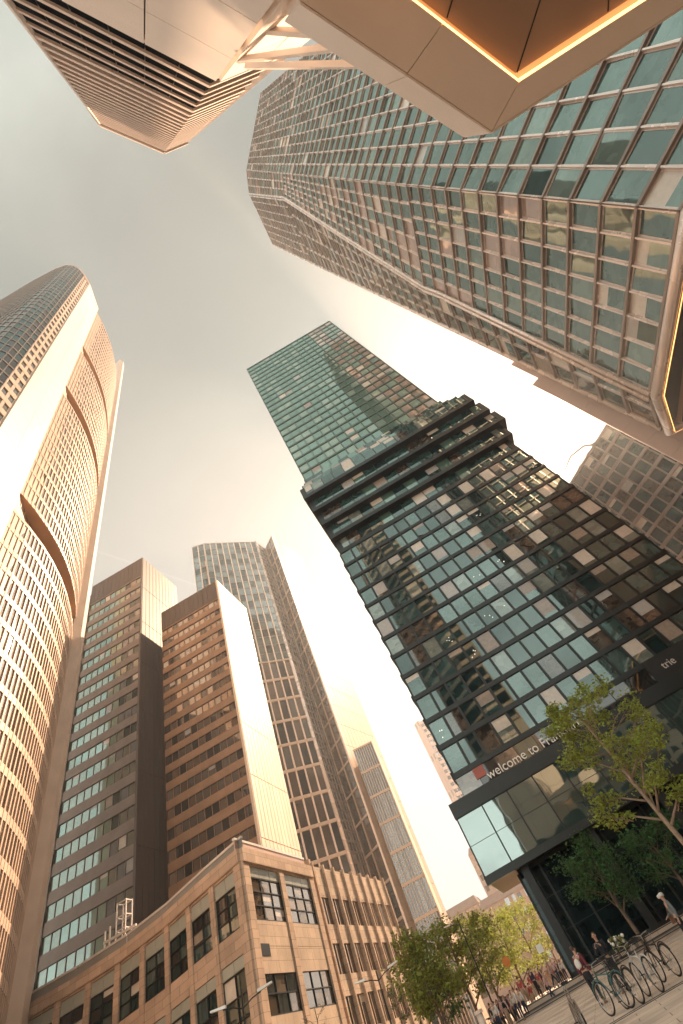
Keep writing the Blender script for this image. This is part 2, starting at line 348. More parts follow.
class Building:
    """a thing: wall mesh, window parts, extra parts"""
    def __init__(s, name, loc, label, cat='building', group=None, seed=1):
        s.root = empty(name, loc, label, cat, group); s.w = MB(); s.panes = []; s.rnd = random.Random(seed)
    def facade(s, A, B, C, D, nb, nf, wall, gl, sp=.9, mw=.15, sd=.12, md=.08, frame=None, fw=.05, pblind=0, tilt=.004,
               lower=False, topcap=.5, mullion=None, sub=0, show=True, hi=None, endw=None, lamps=0):
        A, B, C, D = map(Vector, (A, B, C, D)); n = (B - A).cross(D - A).normalized()
        P = lambda a, t: lerp(lerp(A, B, a), lerp(D, C, a), t)
        W = ((B - A).length + (C - D).length) / 2; H = ((D - A).length + (C - B).length) / 2
        fh = H / nf; rn = s.rnd; mullion = mullion or wall
        for j in range(nf + 1):
            t0 = j / nf; t1 = t0 + (sp if j < nf else topcap) / H
            if t1 - t0 < 1e-5: continue
            s.w.quadbox([P(0, t0), P(1, t0), P(1, t1), P(0, t1)], n, -.12, sd, wall)
        for i in range(nb + 1):
            wd = (endw or mw) if i in (0, nb) else mw
            a0 = max(0, i / nb - wd / 2 / W); a1 = min(1, i / nb + wd / 2 / W)
            if wd > 0: s.w.quadbox([P(a0, .0003), P(a1, .0003), P(a1, .9997), P(a0, .9997)], n, -.115, md, mullion)
        for j in range(nf):
            for i in range(nb):
                a0 = i / nb + mw * .45 / W; a1 = (i + 1) / nb - mw * .45 / W
                t0 = (j * fh + sp * .98) / H; t1 = ((j + 1) * fh - .01) / H
                q = [P(a0, t0), P(a1, t0), P(a1, t1), P(a0, t1)]
                ta, tb = rn.gauss(0, tilt), rn.gauss(0, tilt); hw = (q[1] - q[0]).length / 2; hh = (q[3] - q[0]).length / 2
                offs = [-.06 + sa * hw * ta + sb * hh * tb for sa, sb in ((-1, -1), (1, -1), (1, 1), (-1, 1))]
                q = [p + n * o_ for p, o_ in zip(q, offs)]
                g = gl(rn, i, j) if callable(gl) else rn.choice(gl)
                bl = rn.choice((.25, .35, .5, .6, .8, 1.0)) if rn.random() < pblind else 0
                s.panes.append((q, n, g, bl, frame, fw, sub, show, lamps and rn.random() < lamps))
    def pane_geo(s, mb, p):
        q, n, g, bl, frame, fw, sub, _, lamp = p
        bm_ = s.rnd.choice(('blind', 'blind', 'blind_grey', 'blind_dark'))
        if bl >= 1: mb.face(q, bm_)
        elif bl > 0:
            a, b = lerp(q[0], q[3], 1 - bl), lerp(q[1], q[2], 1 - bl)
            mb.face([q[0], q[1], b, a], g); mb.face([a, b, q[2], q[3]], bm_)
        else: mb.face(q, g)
        if lamp and bl < .4:
            for _ in range(s.rnd.randint(1, 4)):
                c = lerp(lerp(q[0], q[1], s.rnd.uniform(.15, .85)), lerp(q[3], q[2], s.rnd.uniform(.15, .85)), s.rnd.uniform(.2, .55)) + n * .012
                u = (q[1] - q[0]).normalized() * .05; v = (q[3] - q[0]).normalized() * .05
                mb.face([c - u - v, c + u - v, c + u + v, c - u + v], 'room_lamp')
        if frame:
            u = (q[1] - q[0]).normalized(); v = (q[3] - q[0]).normalized()
            i = [q[0] + u * fw + v * fw, q[1] - u * fw + v * fw, q[2] - u * fw - v * fw, q[3] + u * fw - v * fw]
            for a in range(4):
                b = (a + 1) % 4; mb.quadbox([q[a], q[b], i[b], i[a]], n, .0, .05 + .002 * a, frame)
            for k in range(sub):
                t = (k + 1) / (sub + 1); a, b = lerp(i[0], i[3], t), lerp(i[1], i[2], t)
                mb.quadbox([a - v * fw * .4, b - v * fw * .4, b + v * fw * .4, a + v * fw * .4], n, .0, .045, frame)
    def finish(s, most=100, wallname='wall', vis=None, name='window', rest='glazing'):
        s.w.build(wallname, s.root)
        sc = []
        for k, p in enumerate(s.panes):
            q, n = p[0], p[1]; c = (q[0] + q[2]) / 2; a = 0
            if n.dot(V(0, 0, CAMH) - c) > 0 and p[7] and (vis is None or vis(c)):
                pp = [projpx(x) for x in q]
                if all(pp) and -5 < pp[0][0] < 688 and -5 < pp[0][1] < 1029: a = poly_area(pp)
            sc.append((-a, k))
        sc.sort()
        if len(s.panes) <= most: take = [k for _, k in sc]
        else: take = [k for a, k in sc[:most] if a < 0]
        tk = set(take)
        for k in take:
            mb = MB(); s.pane_geo(mb, s.panes[k]); mb.build(name, s.root)
        if len(tk) < len(s.panes):
            mb = MB()
            for k, p in enumerate(s.panes):
                if k not in tk: s.pane_geo(mb, p)
            mb.build(rest, s.root, kind='stuff')
        return s.root
def wallq(p0, p1, z0, z1):
    return V(p0[0], p0[1], z0), V(p1[0], p1[1], z0), V(p1[0], p1[1], z1), V(p0[0], p0[1], z1)
def panels(mb, A, B, C, D, nu, nv, gap, d, m, off=0):
    A, B, C, D = map(Vector, (A, B, C, D)); n = (B - A).cross(D - A).normalized()
    P = lambda a, t: lerp(lerp(A, B, a), lerp(D, C, a), t); W = (B - A).length; H = (D - A).length
    for i in range(nu):
        for j in range(nv):
            a0, a1 = i / nu + gap / 2 / W, (i + 1) / nu - gap / 2 / W; t0, t1 = j / nv + gap / 2 / H, (j + 1) / nv - gap / 2 / H
            mb.quadbox([P(a0, t0), P(a1, t0), P(a1, t1), P(a0, t1)], n, -.1, d, m)

# ------------------------------------------------------------------ ground
def gz(y): return max(-.35, min(1.6, .0115 * y))
def sheet(name, xs, ys, m, dz=0, zf=gz):
    mb = MB()
    for x0, x1 in zip(xs, xs[1:]):
        for y0, y1 in zip(ys, ys[1:]):
            mb.face([V(x0, y0, zf(y0) + dz), V(x1, y0, zf(y0) + dz), V(x1, y1, zf(y1) + dz), V(x0, y1, zf(y1) + dz)], m)
    return mb.build(name, None, kind='structure')
BR = 139.13
sheet('ground', [-3000, -200, 0, 200, 3000], [-3000, -30.435, 0, BR, 3000], 'plaza_stone')
sheet('road', [-21.5, -18.5], [-30.435, 0, BR, 260], 'asphalt', .003)
sheet('pavement', [-18.5, 60], [-30.435, 0, BR, 260], 'plaza_stone', .006)
mb = MB()
for y0, y1 in ((-30.435, BR), (BR, 260)):
    mb.hexa([V(-24.4, y0, gz(y0) - .1), V(-21.5, y0, gz(y0) - .1), V(-21.5, y1, gz(y1) - .1), V(-24.4, y1, gz(y1) - .1)],
            [V(-24.4, y0, gz(y0) + .12), V(-21.5, y0, gz(y0) + .12), V(-21.5, y1, gz(y1) + .12), V(-24.4, y1, gz(y1) + .12)], 'kerb_stone')
mb.build('kerb', None, kind='structure')
# steps up to the tower's plaza
mb = MB()
PLZ = 1.22
for k, (y, xl) in enumerate(((53.2, -8.2), (54.0, -7.7), (54.8, -7.2))):
    z1 = .78 + .15 * k if k < 2 else PLZ
    mb.box(xl, 46, y, 100 if k == 2 else y + .9, .3, z1, 'step_stone')
    mb.box(xl + .02, 45.9, y - .008, y + .05, z1 - .085, z1 - .03, 'soffit_dark')  # dark strip painting the shadow line under each nosing
mb.build('plaza_steps', None, kind='structure')
# drainage channel across the pavement
mb = MB()
for y in (18.5, 18.9):
    mb.box(-6, 14, y, y + .09, gz(y) - .02, gz(y) + .014, 'dark_metal')
mb.build('drain_channel', None, kind='structure')

# ------------------------------------------------------------------ dark office tower with the swung middle
o = Building('office_tower', (16, 83, 1.2), 'dark glass tower with stepped overhanging middle floors and a welcome sign', 'skyscraper', seed=3)
def g_up(rn, i, j):
    if i >= 9 + (j < 14) * 0 and (i - 9) * 4 > (22 - j) - 6: return rn.choice(('glass_teal', 'glass_rose', 'glass_rose', 'glass_green_pale'))
    return rn.choice(('glass_green', 'glass_green', 'glass_green', 'glass_teal', 'glass_green_pale'))
o.facade(*wallq((-4, 66.5), (25.5, 66.5), 97, 190), 11, 24, 'omni_green_frame', ['glass_green', 'glass_green', 'glass_green', 'glass_green', 'glass_green_pale'], sp=.75, mw=.26, sd=.10, md=.16, tilt=.004, pblind=.03)
o.facade(*wallq((25.5, 66.5), (36.4, 66.5), 97, 190), 4, 24, 'omni_green_frame', ['glass_rose', 'glass_rose', 'glass_green_pale'], sp=.75, mw=.26, sd=.102, md=.163, tilt=.006, pblind=.4)  # rose panes and dense cream blinds imitate the reflection of a lit building
o.facade(*wallq((36.4, 66.5), (36.4, 79.5), 97, 190), 11, 24, 'omni_green_frame', ['glass_green', 'glass_teal'], sp=.75, mw=.22, sd=.10, md=.16, show=False)
o.facade(*wallq((-4, 79.5), (-4, 66.5), 97, 190), 11, 24, 'omni_green_frame', ['glass_green', 'glass_teal'], sp=.75, mw=.22, sd=.10, md=.16, show=False)
o.w.prism([(-3.9, 66.6), (36.3, 66.6), (36.3, 79.5), (-3.9, 79.5)], 60, 190.3, 'omni_frame')
LOWG = ['omni_glass_dark', 'omni_glass_dark', 'omni_glass_dark', 'omni_glass_teal', 'omni_glass_teal', 'omni_glass_teal', 'omni_glass_warm', 'omni_glass_pale']
steps = [(67.5, -4.6, 39.3, 66.5), (71.5, -4.9, 40.4, 65.2), (75.5, -5.2, 41.7, 63.9), (79.5, -5.5, 40.6, 62.6), (83.5, -5.9, 39.4, 61.2), (87.5, -5.2, 38.6, 62.9), (91.0, -4.6, 37.6, 64.6), (94.0, -4.2, 36.8, 65.8)]
for k, (z, xl, xr, y) in enumerate(steps):
    z1 = steps[k + 1][0] if k + 1 < len(steps) else 97
    up = z1 - .0
    o.facade(*wallq((xl, y), (xr, y), z, up), 16, 1, 'omni_frame', LOWG + ['omni_glass_teal', 'glass_green', 'glass_green'], sp=1.05, mw=.12, sd=.14, md=.10, topcap=.0, tilt=.006, pblind=.2, endw=2.2 if k < 5 else .3)
    o.facade(*wallq((xr, y), (xr, 79.5), z, up), 10, 1, 'omni_frame', LOWG, sp=1.05, mw=.12, sd=.14, md=.10, topcap=.0, show=False)
    o.facade(*wallq((xl, 79.5), (xl, y), z, up), 10, 1, 'omni_frame', LOWG, sp=1.05, mw=.12, sd=.14, md=.10, topcap=.0, show=False)
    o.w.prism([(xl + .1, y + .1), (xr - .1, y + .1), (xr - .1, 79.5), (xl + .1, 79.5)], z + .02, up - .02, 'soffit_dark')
# lower front; extra cream blinds on the right part imitate bright reflections
for xa, xb_, nb_o, pb_o in ((-4.9, 18.5, 9, .16), (18.5, 39.3, 8, .42)):
    o.facade(*wallq((xa, 66.5), (xb_, 66.5), 20.9, 67.45), nb_o, 12, 'omni_frame', LOWG, sp=.66, mw=.24, sd=.16, md=.13, tilt=.009, pblind=pb_o, frame='dark_metal', fw=.08, topcap=0, lamps=.1)
o.facade(*wallq((39.3, 66.5), (39.3, 80), 20.9, 67.45), 12, 12, 'omni_frame', LOWG, sp=.95, mw=.14, sd=.30, md=.10, topcap=0, show=False)
o.facade(*wallq((-4.9, 80), (-4.9, 66.5), 20.9, 67.45), 12, 12, 'omni_frame', LOWG, sp=.95, mw=.14, sd=.30, md=.10, topcap=0, show=False)
o.w.prism([(-4.8, 66.6), (39.2, 66.6), (39.2, 80), (-4.8, 80)], 17, 67.4, 'omni_frame')
# podium box hanging over the entrance
o.facade(*wallq((-7, 66.2), (39.6, 66.2), 10.6, 17.0), 13, 1, 'omni_frame', ['podium_glass'], sp=.35, mw=.07, sd=.10, md=.05, tilt=.004, frame='dark_metal', fw=.05, sub=1, topcap=.1)
o.facade(*wallq((-7, 80), (-7, 66.2), 10.6, 17.0), 9, 1, 'omni_frame', ['glass_teal', 'glass_green'], sp=.35, mw=.07, sd=.10, md=.05, topcap=.1, show=False)
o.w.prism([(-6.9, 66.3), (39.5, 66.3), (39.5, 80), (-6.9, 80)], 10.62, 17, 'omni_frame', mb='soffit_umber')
o.w.box(-7.15, 39.8, 66.02, 66.9, 17.0, 18.7, 'omni_frame')
o.w.box(-7.12, 39.75, 66.1, 66.9, 10.2, 10.6, 'omni_frame')
o.facade(*wallq((-4.9, 66.45), (24, 66.45), 18.7, 20.9), 10, 1, 'omni_frame', ['glass_teal_dark', 'glass_smoke_dark', 'glass_room'], sp=.05, mw=.06, sd=.08, md=.05, topcap=.1)
o.w.box(24, 39.4, 66.2, 66.9, 18.7, 21.4, 'black')
# recessed ground storey
o.facade(*wallq((-3.7, 70), (40, 70), PLZ, 10.2), 16, 1, 'dark_metal', ['glass_entry'], sp=.3, mw=.16, sd=.1, md=.14, frame='dark_metal', fw=.06, sub=2, topcap=0)
o.facade(*wallq((-3.7, 80), (-3.7, 70), PLZ, 10.2), 10, 1, 'dark_metal', ['glass_entry'], sp=.3, mw=.16, sd=.1, md=.14, topcap=0, show=False)
o.w.prism([(-3.6, 70.1), (40, 70.1), (40, 80), (-3.6, 80)], .5, 10.6, 'omni_frame')
o.finish(100, vis=lambda c: c.z < 80)
mb = MB(); mb.box(-4.05, 36.5, 66.4, 79.6, 190.3, 190.9, 'omni_green_frame'); mb.build('roof', o.root)
for x in (-2.6, 6, 15, 24, 33):
    mb = MB(); mb.box(x - .45, x + .45, 67.4, 68.3, PLZ, 10.21, 'dark_metal'); mb.build('column', o.root)
mb = MB(); mb.box(-2.4, -.9, 66.36, 66.4, 19.6, 20.85, 'red'); mb.build('emblem', o.root, label='small red square emblem left of the lettering')
def lettering(txt, x, y, z, size, parent, m, rot=(R(90), 0, 0), space=1.0):
    c = bpy.data.curves.new('lettering', 'FONT'); c.body = txt; c.size = size; c.extrude = .03; c.space_character = space
    c.materials.append(MT[m]); tmp = bpy.data.objects.new('lettering_curve', c); col.objects.link(tmp); bpy.context.view_layer.update()
    me = bpy.data.meshes.new_from_object(tmp); bpy.data.objects.remove(tmp)
    q = bpy.data.objects.new('lettering', me); col.objects.link(q)
    q.parent = parent; q.location = Vector((x, y, z)) - parent_loc(parent); q.rotation_euler = rot; return q
lettering('welcome to Frankfurt', -1.0, 66.0, 18.82, 1.55, o.root, 'white_metal')
lettering('trie', 25.6, 66.12, 19.6, 1.3, o.root, 'white_metal')

# ------------------------------------------------------------------ folded rose glass tower on the right
f = Building('glass_tower', (45, 15, 0), 'tall rose metal and glass tower with folded faces filling the upper right', 'skyscraper', seed=5)
zb, zt = 33.0, 233.0
FG = ['facet_teal', 'facet_teal', 'facet_teal', 'facet_dark', 'facet_green']
def TL(a, b, t): return Vector(a).lerp(Vector(b), t)
ab0, ab1 = V(36.1, 17.9, zb), V(38.0, 11.0, zt)
a0r, a1r = V(60, -8, zb), V(55.6, -7.3, zt)
bc = [V(34.6, 34.6, zb), V(35.0, 32.2, 83), V(35.0, 18.6, 170), V(34.8, 18.2, zt)]
co0, co1 = V(36.4, 40.6, zb), V(34.9, 39.0, zt)
def abz(z): return TL(ab0, ab1, (z - zb) / (zt - zb))
def arz(z): return TL(a0r, a1r, (z - zb) / (zt - zb))
def coz(z): return TL(co0, co1, (z - zb) / (zt - zb))
kw = dict(sp=.30, mw=.16, sd=.30, md=.22, frame='rose_metal', fw=.15, tilt=.03, pblind=.12, mullion='rose_metal', sub=0, topcap=.2)
lev = [zb, 83, 170, zt]; nfl = [12, 21, 15]
for k in range(3):
    z0, z1 = lev[k], lev[k + 1]
    f.facade(arz(z0).lerp(abz(z0), 0), abz(z0), abz(z1), arz(z1), 12, nfl[k], 'rose_metal', FG, **kw) if False else None
    f.facade(abz(z0), arz(z0), arz(z1), abz(z1), 12, nfl[k], 'bronze', FG, **kw)
    f.facade(bc[k], abz(z0), abz(z1), bc[k + 1], (7, 6, 3)[k], nfl[k], 'bronze', FG + ['facet_rose'], **kw)
    f.facade(coz(z0), bc[k], bc[k + 1], coz(z1), (2, 4, 7)[k], nfl[k], 'bronze', ['glass_smoke', 'glass_teal', 'glass_bronze'], **dict(kw, sp=.4, mw=.25, fw=.07, pblind=.1))
    f.facade(V(70, 44, z0), coz(z0), coz(z1), V(68, 42, z1), 10, nfl[k], 'bronze', ['glass_smoke', 'glass_teal'], **dict(kw, show=False, frame=None))
core0 = [ab0, bc[0], co0, V(70, 44, zb), V(80, 15, zb), a0r]
ins = lambda p, z: (p.x + (58 - p.x) * .02, p.y + (16 - p.y) * .02)
prev = None
cz = {}
for k, z in enumerate(lev):
    cz[k] = [V(*ins(p, z), z) for p in (abz(z), bc[k], coz(z), V(70 - k * .6, 44 - k * .6, z), V(80, 15, z), arz(z))]
for k in range(3):
    for i in range(6): f.w.face([cz[k][(i + 1) % 6], cz[k][i], cz[k + 1][i], cz[k + 1][(i + 1) % 6]], 'bronze')
f.w.face(cz[3][::-1], 'bronze'); f.w.face(cz[0], 'soffit_dark')
f.finish(100)
# the rounded metal rib that climbs the fold, two rails
for off in (0, 1.3):
    mb = MB(); pts = [p + V(-.35, off * .55, 0) for p in bc]
    mb.tube([pts[0], pts[1] - V(0, 0, 6), pts[1], pts[1].lerp(pts[2], .08), pts[2].lerp(pts[1], .06), pts[2], pts[3]], .28, 'rose_metal', 8); mb.build('rib', f.root, True)
mb = MB(); mb.tube([p + V(-.1, 0, 0) for p in (coz(zb), coz(120), coz(zt))], .34, 'rose_metal', 10); mb.build('corner_rail', f.root, True)
# bottom edge: rounded metal nosing with a lit strip under it
mb = MB(); edge = [V(80, 46, zb - .6), co0 + V(.2, .3, -.6), bc[0] + V(-.1, 0, -.6), ab0 + V(-.15, 0, -.6), a0r + V(-.1, -.1, -.6)]
mb.tube(edge, .55, 'rose_metal', 12); mb.build('nosing', f.root, True)
mb = MB(); mb.tube([p + V(.42, .12, -.5) for p in edge], .045, 'led_warm', 6); mb.build('light_strip', f.root)
# recessed base storeys
bp = [V(37.3, 39.6, 0), V(37.2, 18.5, 0), V(60, -5.5, 0)]
fb = MB()
pn = []
f2 = Building('glass_podium', (50, 18, 0), 'recessed dark gridded glass base below the rose tower at the right edge', 'building', seed=8)
for a, b in ((bp[0], bp[1]), (bp[1], bp[2]), (V(72, 41, 0), bp[0])):
    f2.facade(*wallq(a, b, 0, 31.6), max(5, int((a - b).length / 2.6)), 8, 'bronze', ['glass_smoke', 'glass_teal_dark', 'glass_teal'], sp=.5, mw=.22, sd=.12, md=.2)
f2.w.prism([(37.7, 39.2), (37.6, 18.8), (60.3, -4.9), (78, 15), (72, 40.8)], 0, 31.5, 'omni_frame')
f2.finish(100)

# beige stone block behind it
b_ = MB()
root = empty('stone_block', (52, 58, 0), 'plain rose stone wall block with stepped top behind the rose glass tower', 'building')
panels(b_, *wallq((37.6, 45.6), (45, 41.8), 0, 58.0), 4, 16, .03, .02, 'rose_panel')
b_.prism([(37.75, 45.7), (45.1, 42), (70, 72), (60, 73)], 0, 57.8, 'rose_panel')
b_.build('wall', root)
b_ = MB(); panels(b_, *wallq((39.3, 45.6), (45.6, 42.3), 57.9, 66.0), 4, 2, .03, .02, 'rose_panel')
b_.prism([(39.4, 45.7), (45.8, 42.4), (66, 68), (60, 69)], 57.8, 65.8, 'rose_panel'); b_.build('roof_storey', root)

# glass block between the two towers
g = Building('office_block', (68, 96, 0), 'green glass block with diagonal rows between the dark tower and the rose tower', 'office block', seed=11)
g.facade(*wallq((56, 98), (72, 80), 0, 76), 9, 19, 'bronze', ['omni_glass_dark', 'omni_glass_teal', 'omni_glass_dark', 'omni_glass_warm'], sp=.7, mw=.3, sd=.35, md=.3, tilt=.01, pblind=.12)
g.facade(*wallq((72, 80), (95, 100), 0, 76), 10, 19, 'bronze', ['glass_teal', 'glass_smoke'], sp=.7, mw=.3, sd=.35, md=.3, show=False)
g.facade(*wallq((74, 118), (56, 98), 0, 76), 10, 19, 'bronze', ['glass_teal', 'glass_smoke'], sp=.7, mw=.3, sd=.35, md=.3, show=False)
g.w.prism([(56.2, 98), (72, 80.2), (94.8, 100), (74, 117.8)], 0, 76.2, 'roof_grey')
g.finish(100, vis=lambda c: c.z > 35)
t = empty('roof_crane', (66, 89, 76.2), 'thin roof crane arm reaching out from the top of the green glass block', 'crane')
mb = MB(); mb.box(65.2, 66.8, 88.2, 89.8, 76.2, 77.6, 'bronze'); mb.build('base', t)
mb = MB(); mb.tube([(66, 89, 77.4), (64.2, 89.3, 79.2), (60.5, 91, 79.8), (57.2, 93, 78.2)], [.28, .26, .2, .1], 'bronze', 6); mb.tube([(66, 89, 77.4), (62, 91.5, 77.3), (58.4, 94, 75.8)], .1, 'bronze', 5); mb.build('arm', t)

# ------------------------------------------------------------------ curved tower, left edge
c = Building('curved_tower', (-55, 28, 0), 'curved pale tower with white corner rib and arched garden ledges at the left edge', 'skyscraper', seed=13)
F0, G0 = V(-40.2, 22.5, 0), V(-53.5, 48.2, 0)
chord = G0 - F0; nn = V(chord.y, -chord.x, 0).normalized()
def arcp(t, bulge): return F0 + chord * t + nn * (bulge * 4 * t * (1 - t))
NS = 8
def sect(z0, z1, bulge, nf, first=False):
    for i in range(NS):
        a, b = arcp(i / NS, bulge), arcp((i + 1) / NS, bulge)
        c.facade(*wallq(a, b, z0, z1), 4, nf, 'curved_clad', ['clad_glass', 'clad_glass', 'clad_glass', 'clad_glass_light', 'glass_bronze'], sp=.85, mw=.24, sd=.04, md=.08, pblind=0, topcap=.6, tilt=.01)
secs = [(0, 64.6, 18), (69.5, 111.4, 12), (116.8, 145, 8), (150.3, 194.5, 12)]
for z0, z1, nf in secs: sect(z0, z1, 2.2, nf)
for (a, b) in ((64.6, 69.5), (111.4, 116.8), (145, 150.3)):   # recessed garden storeys: glazed wall set back, soffit above
    for i in range(NS):
        p, q = arcp(i / NS, -.75), arcp((i + 1) / NS, -.75)
        c.facade(*wallq(p, q, a, b), 2, 1, 'soffit_orange', ['clad_glass_light'], sp=3.2, mw=.3, topcap=.2)
    po = [arcp(i / NS, 2.15) for i in range(NS + 1)]; pi = [arcp(i / NS, -.8) for i in range(NS, -1, -1)]
    c.w.prism([(p.x, p.y) for p in po + pi], b - .05, b + .45, 'soffit_orange')
    c.w.prism([(p.x, p.y) for p in po + pi], a - .1, a + .3, 'roof_grey', mt='roof_grey')
body = [arcp(i / NS, -.9) for i in range(NS + 1)]
c.w.prism([(p.x, p.y) for p in body] + [(-80, 50), (-80, 10), (-46, 9.5), (-41, 15)], 0, 193, 'curved_clad')
for z0, z1, nf in secs:
    po = [arcp(i / NS, 2.05) for i in range(NS + 1)]; pi = [arcp(i / NS, -.95) for i in range(NS, -1, -1)]
    c.w.prism([(p.x, p.y) for p in po + pi], z0 + .05, z1 + .3, 'curved_clad')
crn = [V(-37.0, 14.6, 0), V(-36.55, 11.8, 0), V(-36.7, 9.6, 0), V(-37.7, 7.8, 0), V(-39.6, 6.7, 0), V(-43.3, 6.1, 0), V(-52, 5.8, 0), V(-72, 6.0, 0)]
c.facade(*wallq(crn[1], crn[0], 0, 197), 2, 56, 'rib_stone', ['glass_bronze', 'glass_smoke'], sp=1.5, mw=.5, sd=.1, md=.07)
for a, b, nb in zip(crn[1:], crn[2:], (2, 2, 2, 3, 6, 10)):
    c.facade(*wallq(b, a, 0, 199), nb, 54, 'corner_frame', ['glass_smoke_dark', 'glass_smoke_dark', 'glass_teal_dark'], sp=.4, mw=.14, sd=.05, md=.07)
c.w.prism([(-37.3, 14.4), (-41, 20), (-72, 30), (-72, 6.4), (-52, 6.2), (-43.3, 6.5), (-39.7, 7.1), (-37.95, 8.05), (-37.05, 9.7), (-36.9, 11.8)], 0, 198.8, 'curved_clad')
c.finish(100, vis=lambda p: p.y > 20)
mb = MB()
panels(mb, *wallq(crn[0], F0, 0, 199.5), 2, 40, .03, .25, 'white_panel')
mb.prism([(-37.05, 14.5), (-40.3, 22.4), (-42, 22), (-39, 14)], 0, 199.4, 'white_panel')
mb.build('corner_rib', c.root, label='broad white panelled strip down the near corner')
mb = MB(); mb.prism([(-53.0, 47.4), (-52.5, 49.0), (-53.4, 50.6), (-62, 55), (-64, 50)], 0, 232, 'rib_stone', mt='roof_grey'); mb.build('stair_core', c.root)
top = [p + V(.12, 0, 0) for p in crn[:6]]
mb = MB(); mb.prism([(p.x, p.y) for p in crn[::-1]] + [(-40.2, 22.6), (-72, 40)][::1], 199.2, 201.5, 'rose_panel'); mb.build('roof', c.root)

# ------------------------------------------------------------------ twin brown slabs
def slab(name, label, x0, x1, yf, yb, zt, glassf, span, flank, left=None, seed=1, zv=24, nb=10, fh=3.8, k=1.0):
    s = Building(name, ((x0 + x1) / 2, (yf + yb) / 2, 0), label, 'skyscraper', 'twin slab towers', seed)
    nf = int((zt - 8) / fh)
    s.facade(*wallq((x0, yf), (x1 - .5, yf), 0, zt - 7.6 * k), nb, nf, span, glassf, sp=1.75 * k, mw=.11, sd=.16, md=.03, frame='dark_metal', fw=.05, sub=0, tilt=.006, pblind=.06, topcap=.4)
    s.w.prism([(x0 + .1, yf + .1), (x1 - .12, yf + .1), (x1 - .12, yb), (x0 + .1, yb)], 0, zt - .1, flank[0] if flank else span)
    if left:
        s.facade(*wallq((left, yf - .2), (x0 - .05, yf - .2), 0, zt - 4), 1, nf, 'grey_stone', ['glass_blue'], sp=1.9, mw=.9, sd=.14, md=.10, frame='dark_metal', fw=.05)
        s.w.prism([(left + .1, yf - .1), (x0 - .1, yf - .1), (x0 - .1, yb), (left + .1, yb)], 0, zt - 4, 'grey_stone')
    s.finish(100, vis=lambda c: c.z > zv)
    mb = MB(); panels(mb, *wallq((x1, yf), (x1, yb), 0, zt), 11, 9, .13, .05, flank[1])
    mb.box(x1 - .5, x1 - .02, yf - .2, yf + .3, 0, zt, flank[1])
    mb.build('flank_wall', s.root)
    mb = MB(); panels(mb, *wallq((x0, yf), (x1 - .5, yf), zt - 7.2 * k, zt), 12, 1, .06, .22, 'slab_crown'); mb.build('crown', s.root)
    mb = MB(); mb.box(x0 + .3, x1 - .3, yf + .4, yb - .3, zt - .1, zt + .2, 'roof_grey'); mb.build('roof', s.root)
    return s
def g_gt1(rn, i, j): return rn.choice(('glass_green_pale', 'glass_green_pale', 'glass_green')) if i < 7 else rn.choice(('glass_teal_dark', 'glass_teal', 'glass_blue'))  # darker right columns: a reflection put into the glass colour
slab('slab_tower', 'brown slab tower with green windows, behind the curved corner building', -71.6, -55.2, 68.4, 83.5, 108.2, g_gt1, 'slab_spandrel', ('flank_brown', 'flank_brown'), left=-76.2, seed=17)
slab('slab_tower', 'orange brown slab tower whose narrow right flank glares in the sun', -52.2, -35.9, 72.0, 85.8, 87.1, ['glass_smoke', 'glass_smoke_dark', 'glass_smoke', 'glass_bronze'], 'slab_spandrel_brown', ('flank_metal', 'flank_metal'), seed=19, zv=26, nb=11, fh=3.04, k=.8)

# ------------------------------------------------------------------ gridded high-rise behind them
h = Building('grid_tower', (-50, 135, 0), 'slender gridded stone and glass tower with a white sunlit flank behind the slabs', 'skyscraper', seed=23)
HG = ['glass_teal', 'glass_teal', 'glass_teal_dark']
HB = ['glass_bronze', 'glass_smoke', 'glass_bronze', 'glass_smoke_dark']
pA, pB, pC, pD = (-68, 117), (-62.6, 118.4), (-43.2, 133), (-41.6, 141)
kw = dict(sp=.3, mw=.42, sd=.06, md=.36, tilt=.003, topcap=.6, mullion='cream_panel')
h.facade(*wallq(pA, pB, 0, 170), 2, 44, 'bronze', HG, **kw)
h.facade(*wallq(pB, pC, 100, 170), 9, 18, 'bronze', HG, **kw)
h.facade(*wallq(pB, pC, 0, 100), 9, 13, 'curved_clad', HB, **dict(kw, sp=.8, sd=.36, md=.3, mw=.42))
h.facade(*wallq(pC, pD, 0, 170), 5, 66, 'bronze', ['glass_rose', 'glass_smoke', 'glass_bronze'], sp=.5, mw=.2, sd=.1, md=.16)
h.w.prism([(-67.8, 117.5), (-62.8, 118.9), (-43.75, 133.2), (-42.2, 141), (-50, 165), (-75, 150)], 0, 169.9, 'curved_clad')
h.facade(*wallq((-41.6, 140.6), (-35.4, 135.6), 0, 171.5), 2, 23, 'curved_clad', ['glass_smoke', 'glass_bronze'], sp=.5, mw=.25, sd=.2, md=.3)
h.w.prism([(-41.3, 141.1), (-35.32, 136.3), (-30.2, 158), (-41, 160)], 0, 171.4, 'curved_clad')
h.finish(100, vis=lambda q: q.z > 45)
mb = MB(); panels(mb, *wallq((-35.3, 135.6), (-30.0, 158), 0, 172), 10, 24, .14, .06, 'flank_metal'); mb.build('flank_wall', h.root)
mb = MB(); mb.tube([(-43.2, 132.9, 0), (-43.2, 132.9, 170.6)], .55, 'rose_metal', 10); mb.build('corner_rib', h.root, True)
mb = MB(); mb.bar((-35.4, 135.4, 0), (-35.4, 135.4, 172.2), .5, 'cream_panel'); mb.build('wing_edge', h.root)
e2 = Building('striped_annex', (-30, 140, 0), 'lower striped stone annex at the foot of the gridded tower', 'office block', seed=29)
